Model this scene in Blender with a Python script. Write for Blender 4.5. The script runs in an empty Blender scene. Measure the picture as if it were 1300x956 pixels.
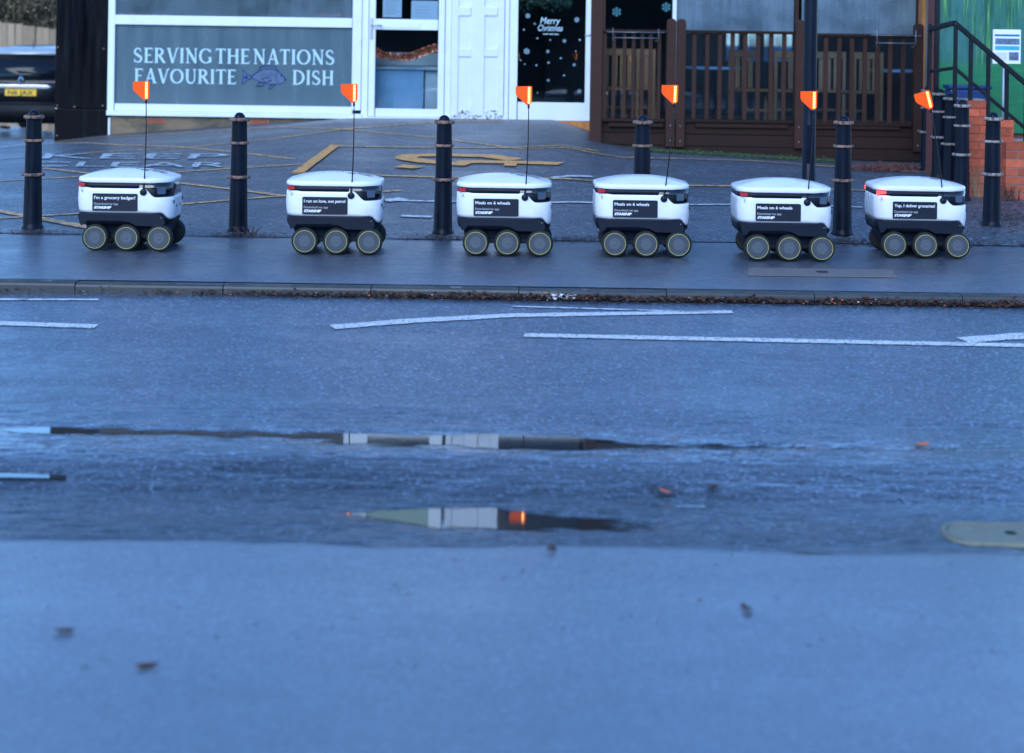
import bpy, bmesh, math, random
from mathutils import Vector, Matrix, noise as mnoise
from mathutils.bvhtree import BVHTree

R = math.radians
random.seed(7)
scene = bpy.context.scene
COL = scene.collection

# ------------------------------------------------------------------ camera
F_PX, HC, ROLL = 2300.0, 1.61, R(0.85)      # focal length in px of a 1300 px wide frame, eye height above road
PPX, PPY = 650.0, 40.0                       # principal point (level camera, shifted lens)
cam_d = bpy.data.cameras.new('camera')
cam_d.sensor_width = 36.0
cam_d.lens = 36.0 * F_PX / 1300.0
cam_d.shift_y = -(478.0 - PPY) / 1300.0
cam_d.clip_start = 0.05
cam_d.clip_end = 3000.0
cam_d.dof.use_dof = True
cam_d.dof.focus_distance = 12.9
cam_d.dof.aperture_fstop = 2.0
cam = bpy.data.objects.new('camera', cam_d)
cam.matrix_world = Matrix.Translation((0, 0, HC)) @ Matrix.Rotation(R(90), 4, 'X') @ Matrix.Rotation(ROLL, 4, 'Z')
COL.objects.link(cam)
scene.camera = cam

# ------------------------------------------------------------------ sky, sun, exposure
SUN_EL, SUN_AZ = R(30), R(195)               # azimuth clockwise from +Y: behind the photographer
world = bpy.data.worlds.new('World')
scene.world = world
world.use_nodes = True
wn = world.node_tree
sky = wn.nodes.new('ShaderNodeTexSky')
sky.sky_type = 'NISHITA'
sky.sun_disc = False
sky.sun_elevation = SUN_EL
sky.sun_rotation = SUN_AZ
sky.air_density = 1.0
sky.dust_density = 0.0
sky.ozone_density = 5.0
bg = wn.nodes['Background']
bg.inputs['Strength'].default_value = 0.15
wn.links.new(sky.outputs[0], bg.inputs['Color'])
sun_d = bpy.data.lights.new('sun', 'SUN')
sun_d.energy = 1.1
sun_d.angle = R(40)
sun_d.color = (1.0, 0.96, 0.9)
sun = bpy.data.objects.new('sun', sun_d)
sd = Vector((math.sin(SUN_AZ) * math.cos(SUN_EL), math.cos(SUN_AZ) * math.cos(SUN_EL), math.sin(SUN_EL)))
sun.rotation_euler = sd.to_track_quat('Z', 'Y').to_euler()
sun.location = sd * 50
COL.objects.link(sun)
vs = scene.view_settings
vs.view_transform = 'Standard'
vs.look = 'None'
vs.gamma = 1.0
vs.use_curve_mapping = False
vs.exposure = 1.17
vs.use_white_balance = True
vs.white_balance_tint = 8
vs.white_balance_temperature = 5450
scene.cycles.max_bounces = 8
scene.cycles.transparent_max_bounces = 12
scene.cycles.use_denoising = True

# ------------------------------------------------------------------ geometry of the place
CA, SA = math.cos(ROLL), math.sin(ROLL)
def unroll(px, py):
    u, v = px - PPX, py - PPY
    return u * CA + v * SA, -u * SA + v * CA
def W(px, py, d):
    u, v = unroll(px, py)
    return Vector((u * d / F_PX, d, HC - v * d / F_PX))
def lerp(a, b, t): return a + (b - a) * t
def clamp(v, a=0.0, b=1.0): return max(a, min(b, v))
def sstep(a, b, v):
    t = clamp((v - a) / (b - a)); return t * t * (3 - 2 * t)
KERB_Y = 10.9
FY = 13.3                                    # line between footway and forecourt
DB, DD = 21.9, 20.5                          # shop front, deck front
ZPROF = [(-14, -0.05), (-5.5, 0.13), (-4.84, 0.22), (-1.9, 0.47), (0.55, 0.48), (1.15, 0.30), (4.0, 0.14), (12, 0.02)]
def zprof(x):
    for (xa, za), (xb, zb) in zip(ZPROF, ZPROF[1:]):
        if x <= xb: return lerp(za, zb, clamp((x - xa) / (xb - xa)))
    return ZPROF[-1][1]
RPROF = [(-20, -.215), (6.43, -.215), (6.455, -.218), (6.47, -.245), (6.75, -.246), (6.97, -.248), (7.2, -.240), (7.5, -.190), (7.62, -.176), (7.95, -.178), (8.25, -.170), (8.5, -.150), (10.9, 0.0)]
def road_base(y):
    for (ya, za), (yb, zb) in zip(RPROF, RPROF[1:]):
        if y <= yb: return lerp(za, zb, clamp((y - ya) / (yb - ya)))
    return 0.0
def g(x, y):
    if y < KERB_Y: return road_base(y)
    hump = .062 * sstep(-1.0, 2.8, x) * sstep(13.05, 13.75, y) * sstep(21.0, 18.5, y)
    if y < FY: return 0.06 + 0.012 * (y - KERB_Y) / (FY - KERB_Y) + hump
    z = hump + 0.072 + zprof(x) * (min(y, DB) - FY) / (DB - FY)
    if y > DB: z -= 0.054 * (y - DB) * sstep(-4.5, -6.0, x)
    return z
def G(px, py, lift=0.0):
    """the point of the ground seen at a pixel of the photograph"""
    u, v = unroll(px, py)
    y = HC * F_PX / v
    for _ in range(60):
        z = g(u * y / F_PX, y)
        y = 0.5 * y + 0.5 * (HC - z) * F_PX / v
    x = u * y / F_PX
    return Vector((x, y, g(x, y) + lift))

# ------------------------------------------------------------------ materials
def nodes_of(m):
    m.use_nodes = True
    nt = m.node_tree
    return nt, nt.nodes['Principled BSDF']
MATS = {}
def mat(name, col, rough=0.5, metal=0.0, var=0.12, scale=6.0, stretch=(1, 1, 1), bump=0.0, bscale=60.0,
        col2=None, c2lo=0.5, c2hi=0.65, c2scale=None, spec=0.5, coat=0.0, rvar=0.1, emit=None, estr=0.0, rnd=0.0,
        detail=6.0, bdist=0.004):
    if name in MATS: return MATS[name]
    m = bpy.data.materials.new(name)
    nt, p = nodes_of(m)
    N, L = nt.nodes, nt.links
    tc = N.new('ShaderNodeTexCoord')
    mp = N.new('ShaderNodeMapping'); mp.inputs['Scale'].default_value = stretch
    L.new(tc.outputs['Object'], mp.inputs['Vector'])
    nz = N.new('ShaderNodeTexNoise'); nz.inputs['Scale'].default_value = scale; nz.inputs['Detail'].default_value = detail
    nz.inputs['Roughness'].default_value = 0.62
    L.new(mp.outputs[0], nz.inputs['Vector'])
    rmp = N.new('ShaderNodeMapRange')
    rmp.inputs['From Min'].default_value = 0.25; rmp.inputs['From Max'].default_value = 0.75
    rmp.inputs['To Min'].default_value = 1 - var; rmp.inputs['To Max'].default_value = 1 + var
    L.new(nz.outputs['Fac'], rmp.inputs['Value'])
    val = rmp.outputs[0]
    if rnd:
        oi = N.new('ShaderNodeObjectInfo')
        r2 = N.new('ShaderNodeMapRange'); r2.inputs['To Min'].default_value = 1 - rnd; r2.inputs['To Max'].default_value = 1 + rnd
        L.new(oi.outputs['Random'], r2.inputs['Value'])
        mm = N.new('ShaderNodeMath'); mm.operation = 'MULTIPLY'
        L.new(val, mm.inputs[0]); L.new(r2.outputs[0], mm.inputs[1]); val = mm.outputs[0]
    vm = N.new('ShaderNodeVectorMath'); vm.operation = 'SCALE'
    if col2 is not None:
        n2 = N.new('ShaderNodeTexNoise'); n2.inputs['Scale'].default_value = c2scale or scale * 0.6
        n2.inputs['Detail'].default_value = 8; n2.inputs['Roughness'].default_value = 0.65
        L.new(mp.outputs[0], n2.inputs['Vector'])
        r3 = N.new('ShaderNodeMapRange'); r3.inputs['From Min'].default_value = c2lo; r3.inputs['From Max'].default_value = c2hi
        L.new(n2.outputs['Fac'], r3.inputs['Value'])
        mx = N.new('ShaderNodeMix'); mx.data_type = 'RGBA'
        mx.inputs[6].default_value = (*col, 1); mx.inputs[7].default_value = (*col2, 1)
        L.new(r3.outputs[0], mx.inputs[0]); L.new(mx.outputs[2], vm.inputs[0])
    else:
        vm.inputs[0].default_value = col
    L.new(val, vm.inputs['Scale'])
    L.new(vm.outputs[0], p.inputs['Base Color'])
    rr = N.new('ShaderNodeMapRange'); rr.inputs['From Min'].default_value = 0.25; rr.inputs['From Max'].default_value = 0.75
    rr.inputs['To Min'].default_value = max(0.02, rough - rvar); rr.inputs['To Max'].default_value = min(1, rough + rvar)
    L.new(nz.outputs['Fac'], rr.inputs['Value']); L.new(rr.outputs[0], p.inputs['Roughness'])
    p.inputs['Metallic'].default_value = metal
    p.inputs['Specular IOR Level'].default_value = spec
    p.inputs['Coat Weight'].default_value = coat
    if bump:
        nb = N.new('ShaderNodeTexNoise'); nb.inputs['Scale'].default_value = bscale; nb.inputs['Detail'].default_value = 4
        L.new(mp.outputs[0], nb.inputs['Vector'])
        b = N.new('ShaderNodeBump'); b.inputs['Strength'].default_value = bump; b.inputs['Distance'].default_value = bdist
        L.new(nb.outputs['Fac'], b.inputs['Height']); L.new(b.outputs[0], p.inputs['Normal'])
    if emit:
        p.inputs['Emission Color'].default_value = (*emit, 1); p.inputs['Emission Strength'].default_value = estr
    MATS[name] = m
    return m

def asphalt(name, lo, hi, rough, grain, wet=None, bump=0.5, speck=0.12, film=0.6, frough=0.3, gutter=False):
    """asphalt: fine stone speckle, broad worn patches, damp streaks that are smoother and darker"""
    m = bpy.data.materials.new(name); nt, p = nodes_of(m); N, L = nt.nodes, nt.links
    tc = N.new('ShaderNodeTexCoord')
    def nz(scale, det=4, st=None, rg=0.6):
        n = N.new('ShaderNodeTexNoise'); n.inputs['Scale'].default_value = scale; n.inputs['Detail'].default_value = det
        n.inputs['Roughness'].default_value = rg
        if st:
            mp = N.new('ShaderNodeMapping'); mp.inputs['Scale'].default_value = st
            L.new(tc.outputs['Object'], mp.inputs['Vector']); L.new(mp.outputs[0], n.inputs['Vector'])
        else: L.new(tc.outputs['Object'], n.inputs['Vector'])
        return n.outputs['Fac']
    def mr(v, a, b, c, d):
        r = N.new('ShaderNodeMapRange'); L.new(v, r.inputs['Value'])
        for i, k in zip((a, b, c, d), ('From Min', 'From Max', 'To Min', 'To Max')): r.inputs[k].default_value = i
        return r.outputs[0]
    def mth(op, a, b):
        n = N.new('ShaderNodeMath'); n.operation = op
        for i, v in enumerate((a, b)):
            if isinstance(v, (int, float)): n.inputs[i].default_value = v
            else: L.new(v, n.inputs[i])
        return n.outputs[0]
    vo = N.new('ShaderNodeTexVoronoi'); vo.inputs['Scale'].default_value = grain; L.new(tc.outputs['Object'], vo.inputs['Vector'])
    sep = N.new('ShaderNodeSeparateColor'); L.new(vo.outputs['Color'], sep.inputs[0])
    stone = sep.outputs[0]
    broad = nz(0.9, 6, (0.45, 1.3, 1)); fine = nz(9, 6)
    f = mth('ADD', mth('MULTIPLY', mr(broad, .3, .7, 0, 1), 0.55), mth('MULTIPLY', mr(fine, .3, .7, 0, 1), 0.45))
    mx = N.new('ShaderNodeMix'); mx.data_type = 'RGBA'
    mx.inputs[6].default_value = (*lo, 1); mx.inputs[7].default_value = (*hi, 1); L.new(f, mx.inputs[0])
    k = mr(stone, 0, 1, 1 - speck * 3, 1 + speck * 3)
    k = mth('MULTIPLY', k, mr(mth('POWER', stone, 14.0), 0, 1, 1, 1 + speck * 8))
    damp = mr(nz(1.6, 6, (0.35, 1.0, 1), .65), .47, .62, 0, 1)
    if wet: damp = mth('MULTIPLY', damp, wet)
    else: damp = mth('MULTIPLY', damp, 0.0)
    k = mth('MULTIPLY', k, mr(damp, 0, 1, 1, 0.62))
    if gutter:                                   # silty damp band beside the near edge of the carriageway
        sp = N.new('ShaderNodeSeparateXYZ'); L.new(tc.outputs['Object'], sp.inputs[0])
        gy = mth('ADD', sp.outputs['Y'], mr(nz(1.3, 5, (.5, 1.2, 1)), .3, .7, -.35, .35))
        gm = mr(gy, 7.05, 7.45, 1, 0)
        k = mth('MULTIPLY', k, mr(gm, 0, 1, 1, .55)); L.new(mr(gm, 0, 1, film, film * .45), p.inputs['Coat Weight'])
    vm = N.new('ShaderNodeVectorMath'); vm.operation = 'SCALE'; L.new(mx.outputs[2], vm.inputs[0]); L.new(k, vm.inputs['Scale'])
    L.new(vm.outputs[0], p.inputs['Base Color'])
    rr = mth('SUBTRACT', mr(fine, .3, .7, rough - .06, rough + .06), mth('MULTIPLY', damp, rough * 0.5))
    L.new(rr, p.inputs['Roughness'])
    at = N.new('ShaderNodeAttribute'); at.attribute_name = 'wet'
    wetv = at.outputs['Fac']
    b = N.new('ShaderNodeBump'); b.inputs['Distance'].default_value = 0.006
    L.new(mth('MULTIPLY', mr(damp, 0, 1, bump, bump * .35), mr(wetv, 0, 1, 1, .12)), b.inputs['Strength'])
    if not gutter: p.inputs['Coat Weight'].default_value = film
    p.inputs['Coat IOR'].default_value = 1.36
    L.new(mth('MULTIPLY', mth('SUBTRACT', mr(fine, .3, .7, frough - .05, frough + .05), mth('MULTIPLY', damp, frough * .45)), mr(wetv, 0, 1, 1, .13)), p.inputs['Coat Roughness'])
    h = mth('ADD', mth('MULTIPLY', vo.outputs['Distance'], 1.0), mth('MULTIPLY', fine, 0.6))
    L.new(h, b.inputs['Height']); L.new(b.outputs[0], p.inputs['Normal'])
    MATS[name] = m
    return m

def paint_worn(name, col, under, lo=0.36, hi=0.52, scale=26.0):
    return mat(name, col, rough=0.6, col2=under, c2lo=1 - hi, c2hi=1 - lo, c2scale=scale, scale=14, var=0.15, bump=0.3, bscale=180)

def glass(name, tint=(0.9, 0.95, 1.0), streak=0.0, fogcol=(0.45, 0.52, 0.58), rough=0.02):
    m = bpy.data.materials.new(name); m.use_nodes = True
    nt = m.node_tree; N, L = nt.nodes, nt.links
    N.clear()
    out = N.new('ShaderNodeOutputMaterial')
    tr = N.new('ShaderNodeBsdfTransparent'); tr.inputs[0].default_value = (*tint, 1)
    gl = N.new('ShaderNodeBsdfGlossy'); gl.inputs['Roughness'].default_value = rough
    fr = N.new('ShaderNodeFresnel'); fr.inputs['IOR'].default_value = 1.5
    mx = N.new('ShaderNodeMixShader')
    L.new(fr.outputs[0], mx.inputs[0]); L.new(tr.outputs[0], mx.inputs[1]); L.new(gl.outputs[0], mx.inputs[2])
    last = mx.outputs[0]
    if streak:
        tc = N.new('ShaderNodeTexCoord'); mp = N.new('ShaderNodeMapping'); mp.inputs['Scale'].default_value = (14, 14, 0.7)
        L.new(tc.outputs['Object'], mp.inputs[0])
        n = N.new('ShaderNodeTexNoise'); n.inputs['Scale'].default_value = 1.5; n.inputs['Detail'].default_value = 6
        L.new(mp.outputs[0], n.inputs['Vector'])
        r = N.new('ShaderNodeMapRange'); r.inputs['From Min'].default_value = .3; r.inputs['From Max'].default_value = .75
        r.inputs['To Min'].default_value = streak * .72; r.inputs['To Max'].default_value = streak
        L.new(n.outputs['Fac'], r.inputs['Value'])
        nb = N.new('ShaderNodeTexNoise'); nb.inputs['Scale'].default_value = 2.6; nb.inputs['Detail'].default_value = 7; L.new(tc.outputs['Object'], nb.inputs['Vector'])  # broad blotches in the fog double as soft reflections drawn into the pane
        rb_ = N.new('ShaderNodeMapRange'); rb_.inputs['From Min'].default_value = .3; rb_.inputs['From Max'].default_value = .62; rb_.inputs['To Min'].default_value = .45
        L.new(nb.outputs['Fac'], rb_.inputs['Value'])
        mm = N.new('ShaderNodeMath'); mm.operation = 'MULTIPLY'; L.new(r.outputs[0], mm.inputs[0]); L.new(rb_.outputs[0], mm.inputs[1]); r = mm
        df = N.new('ShaderNodeBsdfDiffuse'); df.inputs[0].default_value = (*fogcol, 1)
        m2 = N.new('ShaderNodeMixShader'); L.new(r.outputs[0], m2.inputs[0]); L.new(last, m2.inputs[1]); L.new(df.outputs[0], m2.inputs[2])
        last = m2.outputs[0]
    L.new(last, out.inputs[0])
    MATS[name] = m
    return m

M_ROAD = asphalt('road_asphalt', (0.040, 0.053, 0.077), (0.072, 0.090, 0.124), 0.5, 85, wet=0.45, speck=0.2, film=.8, frough=.40, bump=.35, gutter=True)
M_PAVE = asphalt('footway_asphalt', (0.050, 0.061, 0.086), (0.076, 0.090, 0.120), 0.55, 110, wet=0.4, bump=.25, speck=0.14, film=.8, frough=.40)
M_FORE = asphalt('forecourt_asphalt', (0.040, 0.047, 0.062), (0.070, 0.079, 0.098), 0.6, 62, wet=0.4, bump=0.5, speck=0.22, film=.5, frough=.42)
M_NEAR = asphalt('near_footway_asphalt', (0.085, 0.106, 0.142), (0.155, 0.182, 0.222), 0.5, 160, wet=0.4, bump=.2, speck=0.10, film=.85, frough=.40)
M_GUTTER = asphalt('gutter_asphalt', (0.026, 0.030, 0.038), (0.044, 0.050, 0.06), 0.42, 150, wet=0.9, bump=.3, speck=0.08)
UNDER = (0.06, 0.066, 0.076)
M_WLINE = paint_worn('white_road_paint', (0.66, 0.68, 0.70), UNDER, .35, .50, 60)
M_WFAINT = paint_worn('faded_white_paint', (0.58, 0.62, 0.66), UNDER, .32, .52, 22)
M_YLINE = paint_worn('faded_yellow_paint', (0.66, 0.40, 0.15), UNDER, .36, .56, 20)
M_YTHICK = paint_worn('ochre_road_paint', (0.66, 0.33, 0.08), UNDER, .34, .48, 24)
M_UPVC = mat('white_plastic_frame', (0.74, 0.77, 0.80), 0.32, var=0.05, scale=3)
M_WPAINT = mat('white_painted_wood', (0.68, 0.71, 0.75), 0.5, var=0.07, scale=5, bump=.1, bscale=40)
M_PEEL = mat('peeling_white_paint', (0.66, 0.69, 0.72), 0.6, col2=(0.08, 0.075, 0.06), c2lo=.50, c2hi=.56, c2scale=30, var=.1)
M_BLACKP = mat('black_weathered_paint', (0.003, 0.0035, 0.005), 0.2, spec=.12, col2=(0.008, 0.010, 0.014), c2lo=.52, c2hi=.72, c2scale=7,
               stretch=(3, 3, 0.22), scale=5, var=.3, rvar=.12, bump=.1, bscale=20)
M_PLINTH = mat('stained_render', (0.20, 0.145, 0.085), 0.85, col2=(0.07, 0.065, 0.045), c2lo=.45, c2hi=.62, c2scale=2.4, stretch=(1, 1, 2),
               var=.25, bump=.4, bscale=35)
M_TERRA = mat('terracotta', (0.42, 0.13, 0.07), 0.8)
M_DARKHOLE = mat('dark_opening', (0.01, 0.01, 0.012), 0.9)
M_FROST = mat('blue_grey_window_film', (0.078, 0.125, 0.148), 0.22, var=.13, scale=1.4, stretch=(4, 4, .5), coat=0.3)
M_LETTER = mat('pale_blue_vinyl', (0.46, 0.62, 0.68), 0.4, var=.03)
M_SNOW = mat('pale_frosted_sticker', (0.26, 0.38, 0.46), 0.5, var=.03)
M_FISH = mat('navy_vinyl', (0.02, 0.035, 0.21), 0.4, var=.05)
M_FISHB = mat('blue_vinyl', (0.075, 0.12, 0.20), 0.4, var=.05)
M_GLASS = glass('window_glass', (0.85, 0.92, 0.97))
M_FOG = glass('steamed_glass', (0.8, .9, 1.), streak=0.80, fogcol=(0.20, 0.27, 0.33))
M_COND = glass('condensation_glass', (0.8, .9, 1.), streak=0.28, fogcol=(0.35, 0.45, 0.5))
M_MIST = glass('misted_glass', (0.8, .9, 1.), streak=0.022, fogcol=(0.4, 0.5, 0.6))
M_INT = mat('dim_interior', (0.05, 0.055, 0.065), 0.8)
M_INTW = mat('interior_white', (0.55, 0.58, 0.58), 0.6)
M_INTB = mat('interior_blue', (0.30, 0.44, 0.58), 0.6)
M_DECK = mat('brown_stained_timber', (0.038, 0.0145, 0.009), 0.6, spec=.25, var=.3, scale=3, stretch=(1, 1, 6), bump=.25, bscale=30, rnd=.18)
M_DECKH = mat('brown_stained_board', (0.021, 0.009, 0.0065), 0.65, spec=.2, var=.3, scale=3, stretch=(.5, 4, 9), bump=.25, bscale=30, rnd=.22)
M_BRICK = mat('red_brick', (0.40, 0.085, 0.036), 0.85, var=.3, scale=14, bump=.6, bscale=60, rnd=.32, col2=(.22, .07, .045), c2lo=.5, c2hi=.7, c2scale=6)
M_BRICKD = mat('dark_red_brick', (0.19, 0.06, 0.045), 0.85, var=.22, scale=12, bump=.5, bscale=70, rnd=.25)
M_MORTAR = mat('mortar', (0.22, 0.20, 0.17), 0.95, bump=.4, bscale=120)
M_CONC = mat('concrete', (0.27, 0.26, 0.25), 0.85, var=.2, bump=.3, bscale=60)
M_RAILBLK = mat('black_rail_paint', (0.006, 0.007, 0.012), 0.4, spec=.25, var=.2)
M_IRON = mat('black_cast_iron', (0.004, 0.007, 0.016), 0.38, spec=.15, var=.35, scale=9, stretch=(1, 1, .35), bump=.12, bscale=50, rvar=.15)
M_RUST = mat('rusty_worn_ring', (0.27, 0.155, 0.10), 0.75, col2=(0.035, 0.035, 0.05), c2lo=.44, c2hi=.58, c2scale=40, var=.3, bump=.3, bscale=80)
M_RINGW = mat('pale_worn_ring', (0.33, 0.27, 0.23), 0.75, col2=(0.05, 0.045, 0.055), c2lo=.46, c2hi=.60, c2scale=40, var=.3)
M_ROBW = mat('white_robot_shell', (0.80, 0.80, 0.815), 0.28, var=.03, scale=5, coat=.2, col2=(.60, .58, .55), c2lo=.60, c2hi=.82, c2scale=16, rnd=.02)
M_ROBD = mat('charcoal_robot_plastic', (0.007, 0.011, 0.021), 0.45, spec=.2, var=.15)
M_VISOR = mat('black_gloss_visor', (0.006, 0.006, 0.009), 0.08, coat=.5, var=.1)
M_LENS = mat('sensor_glass', (0.06, 0.085, 0.13), 0.06, coat=1.)
M_TYRE = mat('black_tyre_rubber', (0.012, 0.012, 0.013), 0.75, var=.3, bump=.3, bscale=90, col2=(.04, .036, .03), c2lo=.55, c2hi=.8)
M_RIM = mat('grey_wheel_disc', (0.046, 0.056, 0.070), 0.55, var=.12, scale=20)
M_YRING = mat('yellow_rim_line', (0.66, 0.63, 0.14), 0.5, var=.05)
M_PANEL = mat('charcoal_info_panel', (0.010, 0.014, 0.026), 0.4, spec=.3, var=.05)
M_PRINT = mat('white_print', (0.82, 0.83, 0.85), 0.5, var=.02)
M_PRINTG = mat('grey_print', (0.42, 0.43, 0.46), 0.5, var=.02)
M_FLAG = mat('orange_flag', (0.92, 0.095, 0.002), 0.5, var=.06, spec=.2, emit=(1, .10, .0), estr=0.05)  # faint glow put into the cloth for LED light shining through
M_LED = mat('amber_led', (1, .6, .15), 0.4, emit=(1.0, .42, .06), estr=2.6)
M_RED = mat('red_lens', (0.42, 0.018, 0.02), 0.2, coat=.5)
M_REDLIT = mat('lit_red_lens', (0.6, 0.02, 0.02), 0.2, emit=(1, .06, .05), estr=1.2)
M_CLEAR = mat('pale_lens', (0.5, 0.45, 0.48), 0.15)
M_PINK = mat('pink_sticker', (0.55, 0.10, 0.14), 0.5)
M_TEAL = mat('teal_sticker', (0.05, 0.18, 0.22), 0.5)
M_NAVYS = mat('navy_sticker', (0.02, 0.022, 0.05), 0.5)
M_CARB = mat('black_car_paint', (0.004, 0.005, 0.008), 0.16, spec=.35, var=.1)
M_CARR = mat('silver_car_roof', (0.40, 0.44, 0.47), 0.2, metal=.2, coat=.6)
M_CARG = mat('dark_car_glass', (0.006, 0.008, 0.012), 0.06, spec=.3)
M_CHROME = mat('chrome', (0.55, 0.57, 0.6), 0.12, metal=1.0, var=.05)
M_PLATE = mat('yellow_number_plate', (0.82, 0.50, 0.02), 0.4, var=.03)
M_BLACK = mat('black_print', (0.01, 0.01, 0.012), 0.5, var=.02)
M_FENCE = mat('weathered_fence_board', (0.32, 0.23, 0.145), 0.85, var=.3, scale=3, stretch=(6, 6, .6), bump=.3, bscale=30, rnd=.25)
M_BARK = mat('bark', (0.07, 0.055, 0.045), 0.9, bump=.5, bscale=30)
M_LEAF1 = mat('olive_leaf', (0.12, 0.095, 0.05), 0.7, rnd=.1, var=.5, scale=2)
M_LEAF2 = mat('green_leaf', (0.085, 0.095, 0.04), 0.7, var=.5, scale=2)
M_DEADLEAF = mat('dead_leaf', (0.085, 0.040, 0.024), 0.7, var=.5, scale=30, col2=(.02, .014, .012), c2lo=.45, c2hi=.55, c2scale=25)
M_ORLEAF = mat('orange_leaf', (0.42, 0.13, 0.05), 0.6, var=.3)
M_MOSS = mat('moss', (0.045, 0.085, 0.018), 0.9, var=.5, scale=20)
M_STRAW = mat('dry_grass', (0.30, 0.22, 0.13), 0.8, var=.3)
M_WOODO = mat('orange_varnished_wood', (0.46, 0.17, 0.03), 0.4, var=.3, stretch=(4, 4, .5), scale=4)
M_CHAIR = mat('pine_chair', (0.34, 0.17, 0.06), 0.5, var=.2)
M_PAPER = mat('paper', (0.62, 0.67, 0.72), 0.7, var=.04)
M_STEEL = mat('galvanised_wire', (0.30, 0.32, 0.36), 0.4, metal=.7)
M_SILVER = mat('satin_handle', (0.5, 0.52, 0.55), 0.3, metal=.8)
M_KERB = mat('kerb_concrete', (0.042, 0.047, 0.052), 0.7, coat=.25, var=.35, scale=9, bump=.5, bscale=60, col2=(.045, .05, .04), c2lo=.45, c2hi=.7, c2scale=6, rnd=.12)
M_TINS1 = mat('red_tinsel', (0.50, 0.06, 0.04), 0.25, metal=.5)
M_TINS2 = mat('gold_tinsel', (0.45, 0.20, 0.06), 0.25, metal=.6)
M_NEEDLE = mat('green_garland', (0.02, 0.06, 0.03), 0.6)
M_FASCIA = mat('dark_fascia', (0.02, 0.022, 0.028), 0.4)
M_BLUEBOX = mat('blue_plastic', (0.012, 0.035, 0.14), 0.4)
M_YCOVER = mat('yellow_painted_cover', (0.19, 0.20, 0.15), 0.7, col2=(.16, .16, .12), c2lo=.45, c2hi=.62, c2scale=9, var=.2)
M_COVER = mat('concrete_cover', (0.15, 0.135, 0.13), 0.75, var=.2, scale=20, bump=.3, bscale=100)
M_WHITELIT = mat('white_litter', (0.6, 0.62, 0.64), 0.7)

# water: a still dark sheet
mw = bpy.data.materials.new('puddle_water'); nt, p = nodes_of(mw)
p.inputs['Base Color'].default_value = (0.018, 0.020, 0.022, 1); p.inputs['Roughness'].default_value = 0.03
p.inputs['IOR'].default_value = 1.9
N, L = nt.nodes, nt.links                      # where the film is only a millimetre or two deep the stones show through
at = N.new('ShaderNodeAttribute'); at.attribute_name = 'depth'
tcw = N.new('ShaderNodeTexCoord'); nw = N.new('ShaderNodeTexNoise'); nw.inputs['Scale'].default_value = 70; nw.inputs['Detail'].default_value = 3
mpw = N.new('ShaderNodeMapping'); mpw.inputs['Scale'].default_value = (.35, 1, 1); L.new(tcw.outputs['Object'], mpw.inputs[0]); L.new(mpw.outputs[0], nw.inputs['Vector'])
mad = N.new('ShaderNodeMath'); mad.operation = 'MULTIPLY_ADD'; L.new(nw.outputs['Fac'], mad.inputs[0]); mad.inputs[1].default_value = -.0045; L.new(at.outputs['Fac'], mad.inputs[2])
mrw = N.new('ShaderNodeMapRange'); mrw.inputs['From Min'].default_value = -.0022; mrw.inputs['From Max'].default_value = .0030; L.new(mad.outputs[0], mrw.inputs['Value'])
trw = N.new('ShaderNodeBsdfTransparent'); mxw = N.new('ShaderNodeMixShader')
L.new(mrw.outputs[0], mxw.inputs[0]); L.new(trw.outputs[0], mxw.inputs[1]); L.new(p.outputs[0], mxw.inputs[2]); L.new(mxw.outputs[0], N['Material Output'].inputs[0])
bw_ = N.new('ShaderNodeBump'); bw_.inputs['Strength'].default_value = .02; bw_.inputs['Distance'].default_value = .002; L.new(nw.outputs['Fac'], bw_.inputs['Height']); L.new(bw_.outputs[0], p.inputs['Normal'])
MATS['puddle_water'] = M_WATER = mw

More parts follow.
